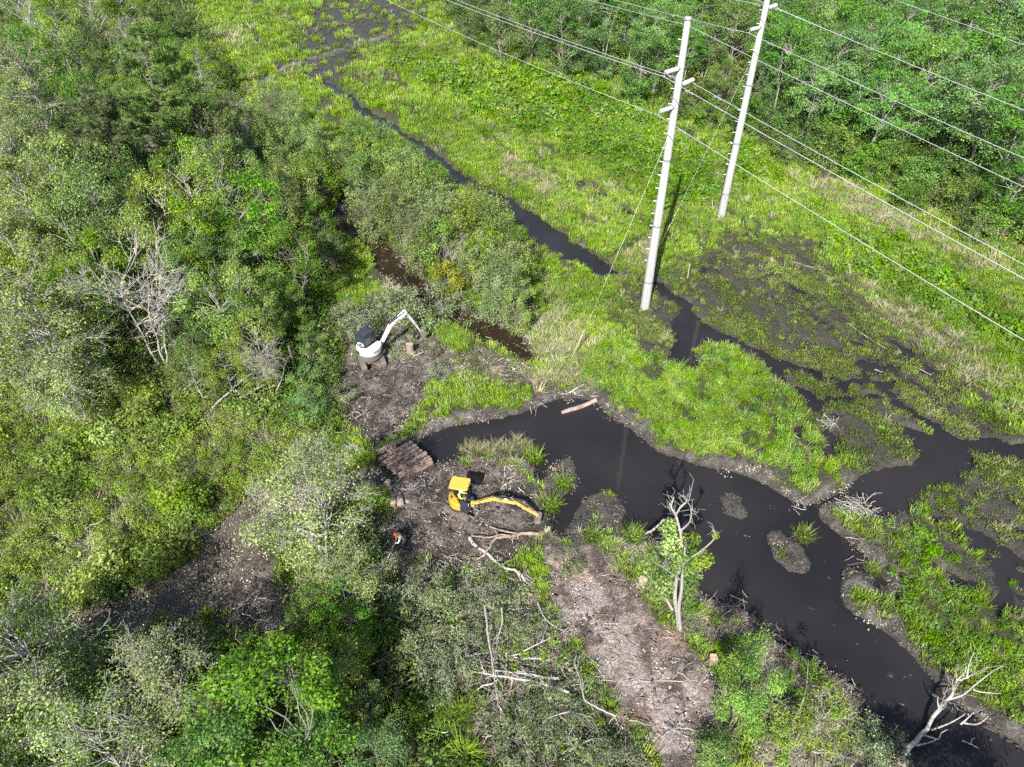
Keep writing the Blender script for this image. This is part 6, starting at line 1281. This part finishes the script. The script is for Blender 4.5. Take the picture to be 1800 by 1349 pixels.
def block(px, py, r, L, ang, label, i):
    g = G(px, py); e = empty('cut_log', (g.x, g.y, gz(g.x, g.y) + r * .75), ang); m = MB(); m.tube([(-L / 2, 0, 0), (0, 0.01, 0.01), (L / 2, 0, 0)], r, 12); m.build('bark', M['log_brown'], e, smooth=True)
    for s in (-1, 1):
        m = MB(); m.lathe([(0, 0.004), (r * .95, 0.004)], 12, c=(s * (L / 2 + .004), 0, 0), rot=Ry(s * math.pi / 2)); m.build('cut_face', M['cut_wood'], e)
    tag(e, label, 'log', 'cut log pieces')
block(693, 888, .16, .5, -1.6, 'sawn log piece beside the track of the yellow excavator, smaller one', 0)
block(704, 885, .18, .6, -1.4, 'sawn log piece beside the yellow excavator, larger one', 1)
block(688, 791, .13, .6, .4, 'small pale log piece wedged between the bridge timbers', 2)
block(1190, 980, .1, .6, .9, 'short log at the foot of the shoreline shoal', 3)
def tussock(px, py, s, label, kind_='tall'):
    g = G(px, py); me = PROTO[kind_][R.randrange(len(PROTO[kind_]))]; e = empty('grass_tussock', (g.x, g.y, max(gz(g.x, g.y), WATER_Z - .02)), R.uniform(0, 6)); e.scale = (s, s, s)
    for k in range(3): link('blades', PROTO[kind_][k % len(PROTO[kind_])], e, (0.10 * math.cos(k * 2.1), 0.10 * math.sin(k * 2.1), 0), (0, 0, k * 1.3))
    link('dry_blades', PROTO['straw'][0], e, (0, 0, 0)); link('leaves', PROTO['olive'][1], e, (0.05, 0.05, 0.1)) if kind_ == 'straw' else None; tag(e, label, 'grass tussock', 'grass tussocks')
tussock(1413, 940, 1.1, 'lone grass tussock on the mud island in the pond'); tussock(990, 852, 1.15, 'grass tussock on the shoal beside the yellow bucket'); tussock(966, 888, 1.3, 'grass tussock at the tip of the yellow boom'); tussock(1536, 1000, .9, 'pale tussock on the mud spit below the right bank')
tussock(1040, 945, 1.1, 'tussock on the shore where the shallow mud begins'); tussock(1112, 950, 1.2, 'tussock under the leaning pale pole'); tussock(936, 805, 1.3, 'bright tussock at the corner of the straw peninsula'); tussock(1160, 632, .8, 'small bright tussock alone in the ditch mud below the nearer pole'); tussock(1420, 1190, .9, 'tussock at the waterline beside the fresh green tree')
for n_, (x, y, s) in enumerate(sorted(((822, 792, 1.0), (832, 783, .9), (842, 800, .95), (858, 800, .9), (868, 788, 1.05), (880, 783, 1.0), (890, 797, .95), (899, 786, 1.05), (908, 778, 1.1), (916, 790, 1.0), (925, 782, .9), (928, 797, .9), (850, 790, .8)))): tussock(x, y, s, 'straw tussock on the peninsula, ' + ORD[n_] + ' the timber bridge', 'straw')
def brush(px, py, s, n, label, seed):
    g = G(px, py); e = empty('brush_heap', (g.x, g.y, gz(g.x, g.y)))
    for k in range(n):
        rng = np.random.default_rng(seed * 50 + k); t2 = TB(); a = rng.uniform(0, 6.28); L = s * rng.uniform(.6, 1.4); c = np.array([rng.normal(0, s * .35), rng.normal(0, s * .3), rng.uniform(.05, .35)]); d_ = np.array([math.cos(a), math.sin(a), rng.uniform(-.15, .3)])
        P_ = bend(rng, c - d_ * L / 2, c + d_ * L / 2, 6, .06); t2.tube(P_, np.linspace(.028, .008, 6), 4)
        for q in range(4): t2.tube(bend(rng, P_[1 + q], P_[1 + q] + (d_ + rng.normal(0, .6, 3)) * L * .3, 3, .05), np.array([.012, .009, .004]), 3)
        link('stick', t2.mesh('stick', M['dead_wood' if k % 3 else 'bark_pale']), e)
    tag(e, label, 'brush heap', 'heaps of dead brush')
brush(1500, 893, 1.0, 22, 'grey dead brush heap at the bank corner where the pools meet', 1); brush(1450, 745, .8, 10, 'thin dead branches on the end of the grassy bank', 2); brush(1500, 280, 1.6, 18, 'heap of grey dead branches in front of the far wood', 3); brush(1460, 275, 1.4, 14, 'smaller grey branch heap in front of the far wood', 4)
brush(1725, 430, 1.6, 14, 'bleached brush heap under the wires at the meadow corner', 5); brush(400, 62, 1.2, 10, 'dry grey brush patch in the far meadow by the muddy track', 6); brush(1580, 395, 1.5, 12, 'flattened dead brush at the edge of the meadow', 7); brush(640, 735, .8, 10, 'broken twigs piled on the mud pad by the timber bridge', 8); brush(1180, 1290, .8, 9, 'twig heap on the dry mud track', 9); brush(620, 790, .9, 10, 'grey twig heap beside the end of the timber bridge', 10)
for o in bpy.data.objects:
    if o.type == 'MESH' and o.parent is None and not o.get('label'): o['label'] = o.name
